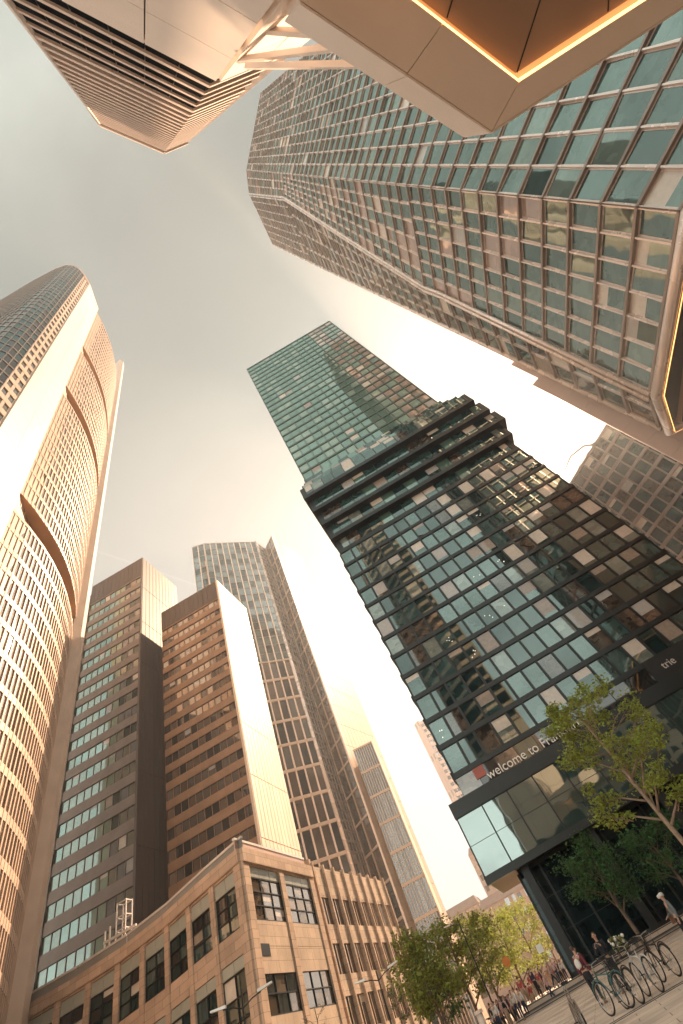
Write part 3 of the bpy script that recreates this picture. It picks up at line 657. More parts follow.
e2.facade(*wallq((-33.4, 135), (-27.4, 136), 0, 61), 9, 9, 'curved_clad', ['glass_smoke_dark', 'glass_smoke_dark', 'omni_glass_warm'], sp=.6, mw=.2, sd=.2, md=.14)
e2.w.prism([(-33.3, 135.4), (-27.75, 136.4), (-29.9, 150), (-33, 152)], 0, 61.3, 'cream_panel')
e2.facade(*wallq((-27.4, 136), (-29.5, 150), 0, 61), 14, 9, 'flank_metal', ['glass_rose'], sp=.5, mw=.9, sd=.1, md=.14)
e2.finish(100)

# ------------------------------------------------------------------ low curved corner building
l = Building('corner_building', (-38, 55, 0), 'low sandstone corner building with a curved front and tall dark windows', 'building', seed=31)
cv = [V(-24.4, 44.2, 0), V(-29.8, 46.3, 0), V(-36.3, 49.1, 0), V(-42.5, 50.9, 0), V(-49, 51.6, 0), V(-56, 51.4, 0), V(-63, 50.4, 0)]
LG = ['glass_teal_dark', 'glass_teal', 'glass_smoke_dark']
def bay(s0, s1, lv, z1, gl, ncol, pier='sandstone'):
    z = 0
    for (wz0, wz1, fr, nr) in lv:
        panels(l.w, *wallq(s0, s1, z, wz0), 2, max(1, int((wz0 - z) / 1.3)), .03, .10, pier)
        l.facade(*wallq(s0, s1, wz0, wz1 - fr), ncol, nr, 'dark_metal', gl, sp=.08, mw=.08, sd=.05, md=.03, topcap=.08, pblind=.08, tilt=.006)
        if fr: panels(l.w, *wallq(s0, s1, wz1 - fr + .1, wz1), ncol, 1, .05, .02, 'frosted')
        z = wz1
    panels(l.w, *wallq(s0, s1, z, z1), 2, 1, .03, .10, pier)
def arc_at(d):
    for a, b in zip(cv, cv[1:]):
        L_ = (b - a).length
        if d <= L_: return a.lerp(b, d / L_)
        d -= L_
    return cv[-1]
pos = [arc_at(.0), arc_at(.95)]; d = .95
LVF = [(1.0, 4.3, 0, 2), (6.4, 11.3, .9, 3), (13.0, 17.1, 1.2, 3)]
while d < 38:
    s1_, s0_ = arc_at(d), arc_at(d + 3.15)
    bay(s0_, s1_, LVF, 17.3, LG, 2)
    p1 = arc_at(d + 3.85); u = (s0_ - p1).normalized(); n = V(u.y, -u.x, 0)
    l.w.quadbox(list(wallq(p1, s0_, 0, 17.3)), n, -.3, .22, 'sandstone'); d += 3.85
u = (cv[0] - arc_at(.95)).normalized(); l.w.quadbox(list(wallq(arc_at(.95), cv[0], 0, 17.3)), V(u.y, -u.x, 0), -.3, .22, 'sandstone')
for i, (a, b) in enumerate(zip(cv[1:], cv)):
    u = (b - a).normalized(); l.w.quadbox(list(wallq(a, b, 17.3, 18.4)), V(u.y, -u.x, 0), -.3, .34, 'sandstone')
fa, fb_ = V(-24.4, 44.2, 0), V(-24.0, 58.6, 0)
u = (fb_ - fa).normalized(); n = V(u.y, -u.x, 0)
LVS = [(1.0, 5.0, 0, 2), (7.2, 9.6, 0, 2), (13.1, 17.1, .9, 3)]
for y0, y1 in ((0, 1.0), (6.6, 7.5), (13.4, 14.4)): l.w.quadbox(list(wallq(fa + u * y0, fa + u * y1, 0, 17.3)), n, -.3, .22, 'sandstone')
for y0, y1 in ((1.0, 6.6), (7.5, 13.4)):
    bay(fa + u * y0, fa + u * y1, LVS, 17.3, ['glass_bronze', 'glass_smoke', 'glass_room', 'glass_smoke'], 3, 'sandstone_pale')
l.w.quadbox(list(wallq(fa + u * 1.2, fa + u * 2.6, 10.7, 11.5)), n, -.1, .13, 'dark_metal')
l.w.quadbox(list(wallq(fa, fb_, 17.3, 18.4)), n, -.3, .34, 'sandstone')
ins_ = [(p.x * 1 + .0 - .35, p.y + .45) for p in cv[1:]]
l.w.prism([(-24.75, 44.75)] + [(-24.35, 58.5), (-63, 64)] + [(p.x, p.y + .4) for p in cv[:0:-1]], 0, 18.2, 'sandstone_dark')
l.finish(100)
mb = MB()
for a, b in list(zip(cv[1:], cv)) + [(fa, fb_)]:
    d = (b - a).normalized(); n = V(d.y, -d.x, 0)
    fl = a is fa
    mb.quadbox(list(wallq(a, b, 18.42, 19.3)), n, -.5, -.4, 'rose_panel' if fl else 'grey_stone')
    mb.quadbox(list(wallq(a, b, 19.3, 19.5)), n, -.6, -.34, 'white_metal')
mb.build('parapet', l.root)
t = empty('roof_ladder', (-44.3, 53, 18.4), 'white caged ladder and antenna rack on the curved roof edge', 'ladder')
mb = MB()
for x in (-44.9, -43.7):
    for y in (52.5, 53.5): mb.bar((x, y, 18.3), (x, y, 23.2), .12, 'white_metal')
for z in (19.4, 20.6, 21.8, 23.1):
    mb.bar((-44.9, 52.5, z), (-43.7, 52.5, z), .1, 'white_metal'); mb.bar((-44.9, 53.5, z), (-43.7, 53.5, z), .1, 'white_metal')
    mb.bar((-44.9, 52.5, z), (-44.9, 53.5, z), .1, 'white_metal'); mb.bar((-43.7, 52.5, z), (-43.7, 53.5, z), .1, 'white_metal')
mb.build('cage', t)
mb = MB(); mb.bar((-46.3, 52.4, 20.2), (-42.2, 52.4, 20.2), .22, 'white_metal'); mb.bar((-46.2, 52.4, 19.2), (-46.2, 52.4, 21.2), .14, 'white_metal'); mb.bar((-45.6, 52.4, 19.4), (-45.6, 52.4, 21.4), .14, 'white_metal'); mb.build('antenna', t)

# ------------------------------------------------------------------ low building with vertical fins
v = Building('finned_building', (-28, 69, 0), 'low sandstone building with tall vertical fins beside the corner building', 'building', seed=37)
va, vb = V(-24.1, 59.4, 0), V(-22.6, 80.8, 0)
v.facade(*wallq(va, vb, 3.6, 15.7), 16, 3, 'sandstone_pale', ['glass_smoke', 'glass_bronze', 'glass_rose', 'glass_rose'], sp=1.6, mw=.1, sd=.1, md=.04, topcap=.2, pblind=.2, frame='dark_metal', fw=.04)
panels(v.w, *wallq(va, vb, 15.8, 18.6), 8, 1, .03, .1, 'sandstone_pale')
v.w.prism([(-24.4, 59.5), (-22.9, 80.7), (-33, 82), (-33, 59.5)], 0, 18.9, 'sandstone_dark')
v.w.box(-24.6, -24.0, 59.0, 59.5, 0, 19.3, 'sandstone')
v.facade(*wallq(va + V(-.6, 0, 0), vb + V(-.6, 0, 0), 0, 3.6), 9, 1, 'dark_metal', ['glass_smoke_dark', 'glass_room'], sp=.3, mw=.2, topcap=.2)
v.finish(100)
for k in range(9):
    p = va.lerp(vb, k / 8); mb = MB(); mb.box(p.x - .1, p.x + .34, p.y - .15, p.y + .15, 3.3, 18.9, 'sandstone'); mb.build('fin', v.root)

# ------------------------------------------------------------------ far towers and houses
b2 = Building('distant_tower', (-25, 305, 0), 'pale ribbed distant tower seen left of the dark tower', 'skyscraper', seed=41)
b2.facade(*wallq((-29.5, 298), (-25.4, 295), 0, 128), 2, 6, 'rose_panel', ['glass_rose'], sp=18, mw=1.2, sd=.1, md=.3)
b2.facade(*wallq((-25.4, 295), (-13, 299), 0, 125), 6, 34, 'rose_panel', ['glass_smoke_dark', 'glass_smoke'], sp=1.7, mw=.3, sd=.7, md=.2)
b2.w.prism([(-29.2, 298.6), (-25.3, 295.6), (-13.3, 299.6), (-14, 318), (-29, 318)], 0, 127.5, 'rose_panel'); b2.finish(100)
far = [(-43, -28, 210, 226, 27, 'narrow pale house with a flat roof at the end of the street, left'), (-28, -14, 205, 225, 24, 'long cream house front with rows of small windows at the street end'), (-27, -19, 235, 250, 44, 'tall plain stone block rising behind the cream house front'), (-14, 2, 190, 215, 22, 'cream house at the street end nearest the dark tower')]
for k, (x0, x1, y0, y1, z1, lb) in enumerate(far):
    q = Building('town_house', ((x0 + x1) / 2, y0 + 6, 1.6), lb, 'house', 'houses at the street end', seed=50 + k)
    q.facade(*wallq((x0, y0), (x1, y0), 1.6, z1), int((x1 - x0) / 2.6), max(4, int(z1 / 3.6)), 'far_stone', ['glass_smoke_dark', 'glass_smoke'], sp=1.7, mw=1.3, sd=.15, md=.12)
    q.w.box(x0 + .05, x1 - .05, y0 + .1, y1, 1, z1, 'far_stone'); q.finish(100)
    mb = MB(); mb.hexa([V(x0, y0 - .3, z1 + .3), V(x1, y0 - .3, z1 + .3), V(x1, y1, z1 + .3), V(x0, y1, z1 + .3)], [V(x0 + 1, y0 + 3, z1 + 3), V(x1 - 1, y0 + 3, z1 + 3), V(x1 - 1, y1 - 3, z1 + 3), V(x0 + 1, y1 - 3, z1 + 3)], 'far_roof'); mb.build('roof', q.root)

# ------------------------------------------------------------------ louvred tower overhead
t = Building('louvred_tower', (8, -15, 0), 'louvred pale tower directly overhead at the top left', 'skyscraper', seed=61)
q0, q1, q2 = V(-2.7, -14.05, 0), V(7.3, -4.4, 0), V(13.4, -3.8, 0)
qc = V(-3.1, -17.7, 0); LEAN = V(.64, 1.1, 0)
def ln(p, z): return V(p.x, p.y, z) + LEAN * ((150 - z) / 105)
nfl_ = 27; z0 = 45; fh = 105 / nfl_
louv = MB()
def wq(a, b, z0, z1): return [ln(a, z0), ln(b, z0), ln(b, z1), ln(a, z1)]
def louvers(a, b, zlo, zhi, nf, nb, mm='cream_panel'):
    d = (b - a).normalized(); n = V(d.y, -d.x, 0); fh = (zhi - zlo) / nf
    for k in range(nf):
        z = zlo + k * fh; hf = .24 if k < 5 else .38
        louv.quadbox(wq(a, b, z, z + fh * hf), n, -.2, .06 if k < 5 else .12, mm)
        for i in range(nb):
            p, q = a.lerp(b, (i + .02) / nb), a.lerp(b, (i + .98) / nb)
            t.panes.append(([x + n * -.1 for x in wq(p, q, z + fh * (hf + .005), z + fh * .99)], n, 'recess_black' if k < 5 else t.rnd.choice(('glass_smoke_dark', 'glass_smoke_dark', 'glass_teal_dark', 'glass_bronze')), 0, None, .05, 0, True, False))
louvers(q1, q0, 45, 146, 26, 6); louvers(q2, q1, 45, 146, 26, 3); louvers(q0, qc, 45, 146, 26, 1)
def lpoly(z): return [ln(p, z) for p in (V(-2.4, -14.1, 0), V(-2.9, -17.6, 0), V(13, -24, 0), V(13.3, -4.3, 0), V(7.4, -4.75, 0))]
a_, b_2 = lpoly(0), lpoly(149.5)
for i in range(5): t.w.face([a_[i], a_[(i + 1) % 5], b_2[(i + 1) % 5], b_2[i]], 'soffit_dark')
t.w.face(b_2, 'roof_grey'); t.w.face(a_[::-1], 'soffit_dark')
t.finish(100)
louv.build('louvre_bands', t.root)
mb = MB()
for a, b, nu in ((q1, q0, 3), (q2, q1, 2), (q0, qc, 1)): panels(mb, *wq(a, b, 22, 44.6), nu, 3, .08, .35, 'fascia')
mb.build('cladding', t.root)
mb = MB()
for a, b in ((q1, q0), (q2, q1), (q0, qc)):
    u = (b - a).normalized(); n = V(u.y, -u.x, 0); mb.quadbox(wq(a, b, 146.3, 150), n, -.2, .5, 'cream_panel')
mb.build('cornice', t.root)
for p in (qc, q0, q2):
    mb = MB(); mb.bar(ln(p, 22), ln(p, 150.4), .45, 'cream_panel'); mb.build('corner_post', t.root)

# canopy with lit groove, right overhead
cn = empty('entrance_canopy', (22, 0, 25), 'cream panelled canopy overhead with a glowing amber line under its edge', 'canopy')
O = [V(15.33, 4.52, 25), V(8.34, -2.42, 25), V(9.5, -8, 25), V(40, -8, 25), V(40, 3.45, 25), V(25.79, 4.03, 25)]
I = [V(16.98, 3.37, 25), V(10.6, -2.9, 25), V(38, -6, 25), V(38, 2.6, 25), V(24.48, 3.39 - .35, 25)]
mb = MB()
def ring(a0, a1, b1, b0, m='fascia'): mb.hexa([a0, a1, b1, b0], [p + V(0, 0, .5) for p in (a0, a1, b1, b0)], m)
gp_ = .02
def rim(a0, a1, b0, b1, n):
    for k in range(n):
        t0, t1 = k / n + .0015, (k + 1) / n - .0015
        ring(a0.lerp(a1, t0), a0.lerp(a1, t1), b0.lerp(b1, t1), b0.lerp(b1, t0))
rim(O[0], O[1], I[0], I[1], 2); rim(V(40, 3.45, 25), O[0], V(38, 2.6, 25), I[0], 1)
rim(O[1], O[2], I[1], V(11, -6, 25), 1); rim(O[2], O[3], V(11, -6, 25), I[2], 3)
mb.build('soffit_border', cn)
mb = MB()
n = (O[1] - O[0]).cross(V(0, 0, 1)).normalized()
panels(mb, V(8.34, -2.42, 25.02), V(15.33, 4.52, 25.02), V(15.33, 4.52, 27.5), V(8.34, -2.42, 27.5), 3, 1, .03, .03, 'fascia') if False else None
panels(mb, V(8.34, -2.42, 25.0), V(15.33, 4.52, 25.0), V(15.33, 4.52, 27.4), V(8.34, -2.42, 27.4), 2, 1, .03, -.02, 'fascia')
panels(mb, V(15.33, 4.52, 25.0), V(40, 3.45, 25.0), V(40, 3.45, 27.4), V(15.33, 4.52, 27.4), 3, 1, .03, -.02, 'fascia')
mb.prism([(15.2, 4.35), (8.5, -2.42), (9.7, -7.9), (39.9, -7.9), (39.9, 3.3)], 25.52, 27.38, 'fascia')
mb.build('fascia', cn)
mb = MB()
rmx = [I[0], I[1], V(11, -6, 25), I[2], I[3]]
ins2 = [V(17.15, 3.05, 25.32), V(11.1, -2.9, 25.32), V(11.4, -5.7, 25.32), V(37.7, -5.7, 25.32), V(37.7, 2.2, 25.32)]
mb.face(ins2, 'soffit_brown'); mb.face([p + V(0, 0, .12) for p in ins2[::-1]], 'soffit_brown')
for p, q in ((V(17.15, 3.05, 0), V(24, -5.7, 0)), (V(14.2, .15, 0), V(19.5, -5.7, 0)), (V(22, 2.8, 0), V(22.6, -5.7, 0)), (V(27, 2.6, 0), V(24, -2, 0))):
    mb.bar(p + V(0, 0, 25.31), q + V(0, 0, 25.31), .06, 'black', .02)
mb.build('ceiling_panel', cn)
mb = MB()
for a, b in ((0, 1), (1, 2), (4, 0)):
    p, q = rmx[a], rmx[b]; p2, q2_ = ins2[a], ins2[b]
    mb.hexa([p + V(0, 0, .06), q + V(0, 0, .06), q.lerp(V(q2_.x, q2_.y, 25), .32) + V(0, 0, .08), p.lerp(V(p2.x, p2.y, 25), .32) + V(0, 0, .08)], [p + V(0, 0, .2), q + V(0, 0, .2), q.lerp(V(q2_.x, q2_.y, 25), .32) + V(0, 0, .22), p.lerp(V(p2.x, p2.y, 25), .32) + V(0, 0, .22)], 'led')
mb.build('light_strip', cn)
for p_, z_, b in (((237, 60), 38, (10.0, -.9, 27.45)), ((246, 66), 36, (10.9, 0.0, 27.5)), ((262, 30), 33, (9.3, -1.6, 27.4))):
    d = dirpx(*p_); a = V(0, 0, CAMH) + d * ((z_ - CAMH) / d.z)
    mb = MB(); mb.bar(a, b, .26, 'fascia', .2); mb.build('stay', cn)

# pale office building behind the viewer, mirrored in the dark tower's glass
m_ = Building('pale_office', (26, -34, 0), 'pale banded office building mirrored in the dark tower glass', 'office block', seed=67)
m_.facade(*wallq((60, -27), (-4, -29), 0, 44), 18, 11, 'white_panel', ['glass_smoke_dark', 'glass_teal_dark'], sp=1.9, mw=1.3, sd=.3, md=.25)
m_.w.box(-4, 60, -55, -29.3, 0, 44.5, 'white_panel'); m_.finish(100)

# ------------------------------------------------------------------ trees
def leaf_cloud(mb, c, r, n, size, m, rn, flat=.7):
    for _ in range(n):
        d = V(rn.gauss(0, 1), rn.gauss(0, 1), rn.gauss(0, 1)).normalized() * (r * rn.random() ** .45); d.z *= flat
        p = c + d; s = size * rn.uniform(.6, 1.3)
        a = V(rn.gauss(0, 1), rn.gauss(0, 1), rn.gauss(0, .6)).normalized(); b = a.cross(V(rn.gauss(0, 1), rn.gauss(0, 1), rn.gauss(0, 1))).normalized()
        t = a.cross(b) * s * .18
        mb.face([p - a * s, p + b * s * .45 - a * s * .1 + t, p + a * s, p - b * s * .45 - a * s * .1 + t], m)
def make_tree(name, loc, h, crown_r, z_low, m, bark, seed, leaves, size, label, cat='tree', group=None, limbs=9, lean=(0, 0), clump=.75, trunk_r=.13):
    rn = random.Random(seed); root = empty(name, loc, label, cat, group); base = V(*loc)
    tr = MB(); top = base + V(lean[0], lean[1], h * .93)
    def tp(t): return base.lerp(top, t) + V(math.sin(t * 5 + seed) * .1, math.cos(t * 4 + seed) * .1, 0) * min(1, t * 2)
    tr.tube([tp(k / 8) - V(0, 0, .1 if k == 0 else 0) for k in range(9)], [trunk_r * (1.15 - k / 8) + .012 for k in range(9)], bark, 8)
    tips = []
    for k in range(limbs):
        t = lerp(z_low / h, .92, (k + .3 * rn.random()) / limbs); s = tp(t); a = k * 2.4 + rn.uniform(-.5, .5)
        prof = math.sin(math.pi * min(1, .18 + .82 * (t - z_low / h) / (1 - z_low / h) * .95 + .05)) ** .6
        L_ = crown_r * prof * rn.uniform(.7, 1.1); up = rn.uniform(.35, .9)
        e_ = s + V(math.cos(a) * L_, math.sin(a) * L_, L_ * up); mid = s.lerp(e_, .5) + V(0, 0, L_ * .1)
        r0 = trunk_r * (1.1 - t) * .6 + .012
        tr.tube([s, mid, e_], [r0, r0 * .6, .008], bark, 5)
        tips += [e_, mid.lerp(e_, .5), mid]
        for q in range(3):
            b0 = s.lerp(e_, rn.uniform(.35, .8)); a2 = a + rn.uniform(-1.2, 1.2); l2 = L_ * rn.uniform(.3, .55)
            b1 = b0 + V(math.cos(a2) * l2, math.sin(a2) * l2, l2 * rn.uniform(.2, .8)); tr.tube([b0, b1], [r0 * .4, .006], bark, 4); tips.append(b1)
    tips += [tp(.97), tp(.9)]
    tr.build('trunk', root, True)
    cr = MB(); per = max(3, leaves // len(tips))
    for c in tips: leaf_cloud(cr, c, clump * rn.uniform(.6, 1.15) * min(1.0, crown_r / 2), int(per * rn.uniform(.4, 1.5)), size, m, rn)
    cr.build('crown', root); return root
def copy_tree(o, parent=None):
    c_ = o.copy(); col.objects.link(c_); c_.parent = parent
    for ch in list(o.children): copy_tree(ch, c_)
    return c_
make_tree('young_tree', (6.1, 29.6, gz(29.6)), 11.0, 3.0, 3.6, 'leaf_birch', 'bark_light', 4, 7600, .115, 'slender yellow green tree with loose leaves, closest at the lower right', limbs=21, lean=(-.35, .2), clump=.6)
make_tree('street_tree', (3.0, 48.2, gz(48)), 6.6, 2.6, 2.2, 'leaf_dark', 'bark', 9, 4200, .13, 'round dark green tree in front of the dark tower entrance', group='dark trees before the tower entrance', limbs=12, clump=1.0)
make_tree('street_tree', (7.6, 47.6, gz(48)), 5.4, 2.4, 2.0, 'leaf_dark', 'bark', 12, 3000, .13, 'dark green tree by the entrance, partly behind the yellow green tree', group='dark trees before the tower entrance', limbs=11, clump=1.0)
TLAB = ['leafy street tree nearest the finned building', 'bushy light green street tree second from the finned building', 'light green street tree in the middle of the street row', 'tall yellow green street tree behind the walking woman', 'yellow green street tree just left of the overhanging podium corner', 'far street tree seen under the overhanging podium', 'small far street tree at the end of the row, left side', 'narrow street tree beside the slender lamp']
TR = [(-12.2, 47, 7.4, 2.2, 'leaf_street'), (-11.6, 57, 8.2, 2.5, 'leaf_street'), (-11.4, 69, 9.0, 2.9, 'leaf_street'), (-9.8, 80, 9.4, 3.0, 'leaf_birch'), (-8.4, 92, 10.2, 3.2, 'leaf_birch'), (-6.6, 104, 10.0, 3.4, 'leaf_street'), (-15.5, 110, 11, 3.4, 'leaf_birch'), (-15.2, 60, 7.2, 2.0, 'leaf_dark')]
for k, (x, y, h_, r_, m) in enumerate(TR):
    make_tree('street_tree', (x, y, gz(y)), h_, r_, 2.0, m, 'bark', 20 + k, 3000, .17, TLAB[k], group='trees along the street', limbs=13, clump=1.15, trunk_r=.12)
make_tree('bare_tree', (-16.6, 36.2, gz(36)), 5.4, 1.1, 1.8, 'leaf_pale', 'bark', 41, 60, .05, 'young nearly bare tree against the lit corner building flank', group='young bare trees', limbs=9, trunk_r=.05, clump=.4)
make_tree('bare_tree', (-19.8, 32.3, gz(32)), 5.8, 1.1, 1.8, 'leaf_pale', 'bark', 43, 60, .05, 'young nearly bare tree behind the front double lamp', group='young bare trees', limbs=9, trunk_r=.05, clump=.4)
make_tree('blossom_tree', (-13.6, 42.5, gz(42)), 4.9, .9, .8, 'leaf_pale', 'bark', 47, 900, .09, 'slim shrub with pale blossom in front of the finned building', limbs=10, trunk_r=.05, clump=.5)

# ------------------------------------------------------------------ street lamps and posts
def lamp(x, y, h_, label, double=True, ang=0):
    z = gz(y); r = empty('street_lamp', (x, y, z), label, 'street lamp', 'street lamps')
    mb = MB(); mb.tube([(x, y, z), (x, y, z + .9), (x, y, z + h_)], [.09, .07, .045], 'dark_metal', 8); mb.build('pole', r, True)
    for s in ((-1, 1) if double else (1,)):
        dx, dy = math.cos(ang) * s, math.sin(ang) * s
        mb = MB(); mb.tube([(x, y, z + h_ - .5), (x + dx * .5, y + dy * .5, z + h_ - .3), (x + dx * .95, y + dy * .95, z + h_ - .22)], .03, 'dark_metal', 6)
        mb.build('arm', r)
        mb = MB(); a = V(x + dx * .8, y + dy * .8, z + h_ - .22); b = V(x + dx * 1.55, y + dy * 1.55, z + h_ - .12)
        u = V(-dy, dx, 0) * .17
        mb.hexa([a - u, b - u * .7, b + u * .7, a + u], [a - u * .8 + V(0, 0, .12), b - u * .5 + V(0, 0, .07), b + u * .5 + V(0, 0, .07), a + u * .8 + V(0, 0, .12)], 'white_metal')
        mb.build('lamp_head', r)
lamp(-16.6, 28.4, 5.9, 'double armed street lamp in front of the corner building flank', True, R(20))
lamp(-13.6, 40.4, 5.4, 'double armed street lamp in front of the finned building', True, R(15))
lamp(-9.4, 53, 7.0, 'single armed slender street lamp rising above the street trees', False, R(160))
r = empty('round_sign', (-8.2, 62, gz(62)), 'round orange sign on a thin post among the street trees', 'sign')
mb = MB(); mb.tube([(-8.2, 62, gz(62)), (-8.2, 62, gz(62) + 3.6)], .04, 'steel', 6); mb.build('post', r)
mb = MB(); n = len(mb.v); mb.tube([(-8.2, 61.93, gz(62) + 3.5), (-8.2, 61.98, gz(62) + 3.5)], .38, 'orange_lens', 16); mb.build('disc', r)
r = empty('sign_board', (-4.9, 70, gz(70)), 'pale square board on a post near the podium corner', 'sign')
mb = MB(); mb.tube([(-4.9, 64, gz(64)), (-4.9, 64, gz(64) + 3.4)], .04, 'steel', 6); mb.build('post', r)
mb = MB(); mb.box(-5.2, -4.6, 63.9, 63.95, gz(64) + 2.9, gz(64) + 3.5, 'white_metal'); mb.build('board', r)
r = empty('stone_pillar', (-9.3, 46, gz(46)), 'short pale stone pillar beside the parked bicycles', 'pillar')
mb = MB(); mb.tube([(-9.3, 46, gz(46)), (-9.3, 46, gz(46) + 1.45)], [.26, .24], 'cream_panel', 12); mb.build('shaft', r, True)
mb = MB(); mb.tube([(-9.3, 46, gz(46) + 1.45), (-9.3, 46, gz(46) + 1.62)], [.32, .30], 'cream_panel', 12); mb.build('cap', r)

# ------------------------------------------------------------------ bicycles
def bicycle(label, x, y, head, group, colr='black', basket=None, lean=.05):
    """wheels in the local x-z plane, front towards +x"""
    r = empty('bicycle', (0, 0, 0), label, 'bicycle', group)
    for wx, nm in ((-.52, 'wheel'), (.54, 'wheel')):
        mb = MB(); ring_ = [V(wx + .335 * math.cos(a * math.pi / 14), 0, .345 + .335 * math.sin(a * math.pi / 14)) for a in range(28)]
        mb.tube([V(wx + .31 * math.cos(a * math.pi / 14), 0, .345 + .31 * math.sin(a * math.pi / 14)) for a in range(28)], .011, 'steel', 5, True)
        for a in range(14):
            an = a * math.pi / 7; mb.bar((wx, .02 * (-1) ** a, .345), (wx + .305 * math.cos(an), 0, .345 + .305 * math.sin(an)), .004, 'steel')
        mb.tube([(wx, -.05, .345), (wx, .05, .345)], .025, 'steel', 6)
        wo = mb.build(nm, r); mb = MB(); mb.tube(ring_, .021, 'tyre', 6, True); mb.build('tyre', wo, True)
        mb = MB(); mb.tube([V(wx + .385 * math.cos(a), 0, .345 + .385 * math.sin(a)) for a in [R(25 + 13 * q) for q in range(11)]], .018, colr, 5); mb.build('mudguard', r)
    bb, st, hd, sd_ = V(-.06, 0, .29), V(-.24, 0, .84), V(.36, 0, .80), V(.33, 0, .88)
    mb = MB()
    for a, b, q in ((bb, st, .017), (st + V(.03, 0, -.12), hd, .016), (bb, hd - V(-.02, 0, .08), .019), (bb, V(-.52, .03, .345), .011), (V(-.52, .03, .345), st - V(-.02, 0, .1), .009), (hd, sd_, .02)): mb.tube([a, b], q, colr, 6)
    mb.build('frame', r, True)
    mb = MB(); mb.tube([hd, V(.43, .05, .6), V(.54, .05, .345)], .012, colr, 5); mb.tube([hd, V(.43, -.05, .6), V(.54, -.05, .345)], .012, colr, 5); mb.build('fork', r, True)
    mb = MB(); mb.tube([V(.17, .29, 1.03), V(.27, .27, 1.05), V(.33, .12, 1.04), V(.32, 0, 1.01), V(.33, -.12, 1.04), V(.27, -.27, 1.05), V(.17, -.29, 1.03)], .012, 'steel', 6); mb.tube([sd_, V(.32, 0, 1.02)], .014, 'steel', 6); hb = mb.build('handlebar', r, True)
    for s in (-1, 1):
        mb = MB(); mb.tube([V(.16, .29 * s, 1.03), V(.26, .27 * s, 1.05)], .018, 'black', 6); mb.build('grip', hb)
    mb = MB(); mb.tube([st, st + V(-.03, 0, .14)], .013, 'steel', 6); mb.build('seat_post', r)
    mb = MB(); mb.hexa([V(-.42, -.09, .98), V(-.42, .09, .98), V(-.12, .025, .99), V(-.12, -.025, .99)], [V(-.40, -.075, 1.04), V(-.40, .075, 1.04), V(-.13, .02, 1.025), V(-.13, -.02, 1.025)], 'black'); mb.build('saddle', r)
    mb = MB(); mb.tube([bb + V(0, -.03, 0), bb + V(0, -.05, 0)], .09, 'steel', 12)
    mb.tube([bb + V(0, -.07, 0), bb + V(.12, -.07, -.11)], .012, 'steel', 5); mb.tube([bb + V(0, .07, 0), bb + V(-.12, .07, .11)], .012, 'steel', 5)
    mb.box(.01, .11, -.17, -.08, .165, .185, 'black'); mb.box(-.23, -.13, .08, .17, .39, .41, 'black'); mb.build('crank', r)
    if basket:
        mb = MB(); bx0, bx1, bz0, bz1 = (.42, .74, .82, 1.06) if basket != 'rear' else (-.86, -.46, .78, 1.04)
        for z in (bz0, (bz0 + bz1) / 2, bz1):
            g_ = .0 if z > bz0 else .03
            mb.tube([V(bx0 + g_, -.18 + g_, z), V(bx1 - g_, -.18 + g_, z), V(bx1 - g_, .18 - g_, z), V(bx0 + g_, .18 - g_, z)], .009, 'dark_metal', 5, True)
        for q in range(8):
            t_ = q / 7
            for s in (-1, 1): mb.bar((bx0 + (bx1 - bx0) * t_, .18 * s, bz1), (bx0 + .03 + (bx1 - bx0 - .06) * t_, .15 * s, bz0), .007, 'dark_metal')
            mb.bar((bx0, -.18 + .36 * t_, bz1), (bx0 + .03, -.15 + .3 * t_, bz0), .007, 'dark_metal'); mb.bar((bx1, -.18 + .36 * t_, bz1), (bx1 - .03, -.15 + .3 * t_, bz0), .007, 'dark_metal')
        mb.build('basket', r)
        if basket == 'flowers':
            rn = random.Random(3); mb = MB()
            for _ in range(60): mb.ball((rn.uniform(.42, .76), rn.uniform(-.22, .22), rn.uniform(.98, 1.26)), rn.uniform(.025, .05), rn.choice(('white_panel', 'leaf_pale', 'leaf_street')), 6)
            mb.build('flower_bunch', r, label='bunch of pale flowers filling the basket')
    r.location = (x, y, gz(y) + .012); r.rotation_euler = (lean, 0, head); return r
# headings: angle of the front wheel from +x
NB = 'bicycles parked beside the drain channel'
bicycle('black bicycle with its near wheel on the drain channel', .10, 19.4, R(113), NB, 'black')
bicycle('dark bicycle leaning against the black bicycle, saddle bag behind', -.28, 19.9, R(124), NB, 'frame_teal', 'rear')
bicycle('bicycle with pale flowers filling its front basket', .74, 19.4, R(108), NB, 'frame_white', 'flowers')
bicycle('bicycle with an empty dark wire front basket', 1.42, 20.8, R(112), NB, 'black', 'wire')
bicycle('bicycle cut by the bottom edge with its handlebar in front of the steps', -1.22, 16.6, R(100), NB, 'bronze')
far_b = bicycle('dark parked bicycle in the far row by the pale pillar', -8.4, 44.6, R(75), 'bicycles parked along the street', 'black')
rn = random.Random(5)
for k in range(9):
    q = copy_tree(far_b); y_ = 46.2 + k * 1.35 + rn.uniform(-.2, .2); q.location = (-8.9 - rn.uniform(0, 1.6) - k * .06, y_, gz(y_) + .012); q.rotation_euler = (rn.uniform(-.08, .08), 0, R(75 + rn.uniform(-25, 25)))

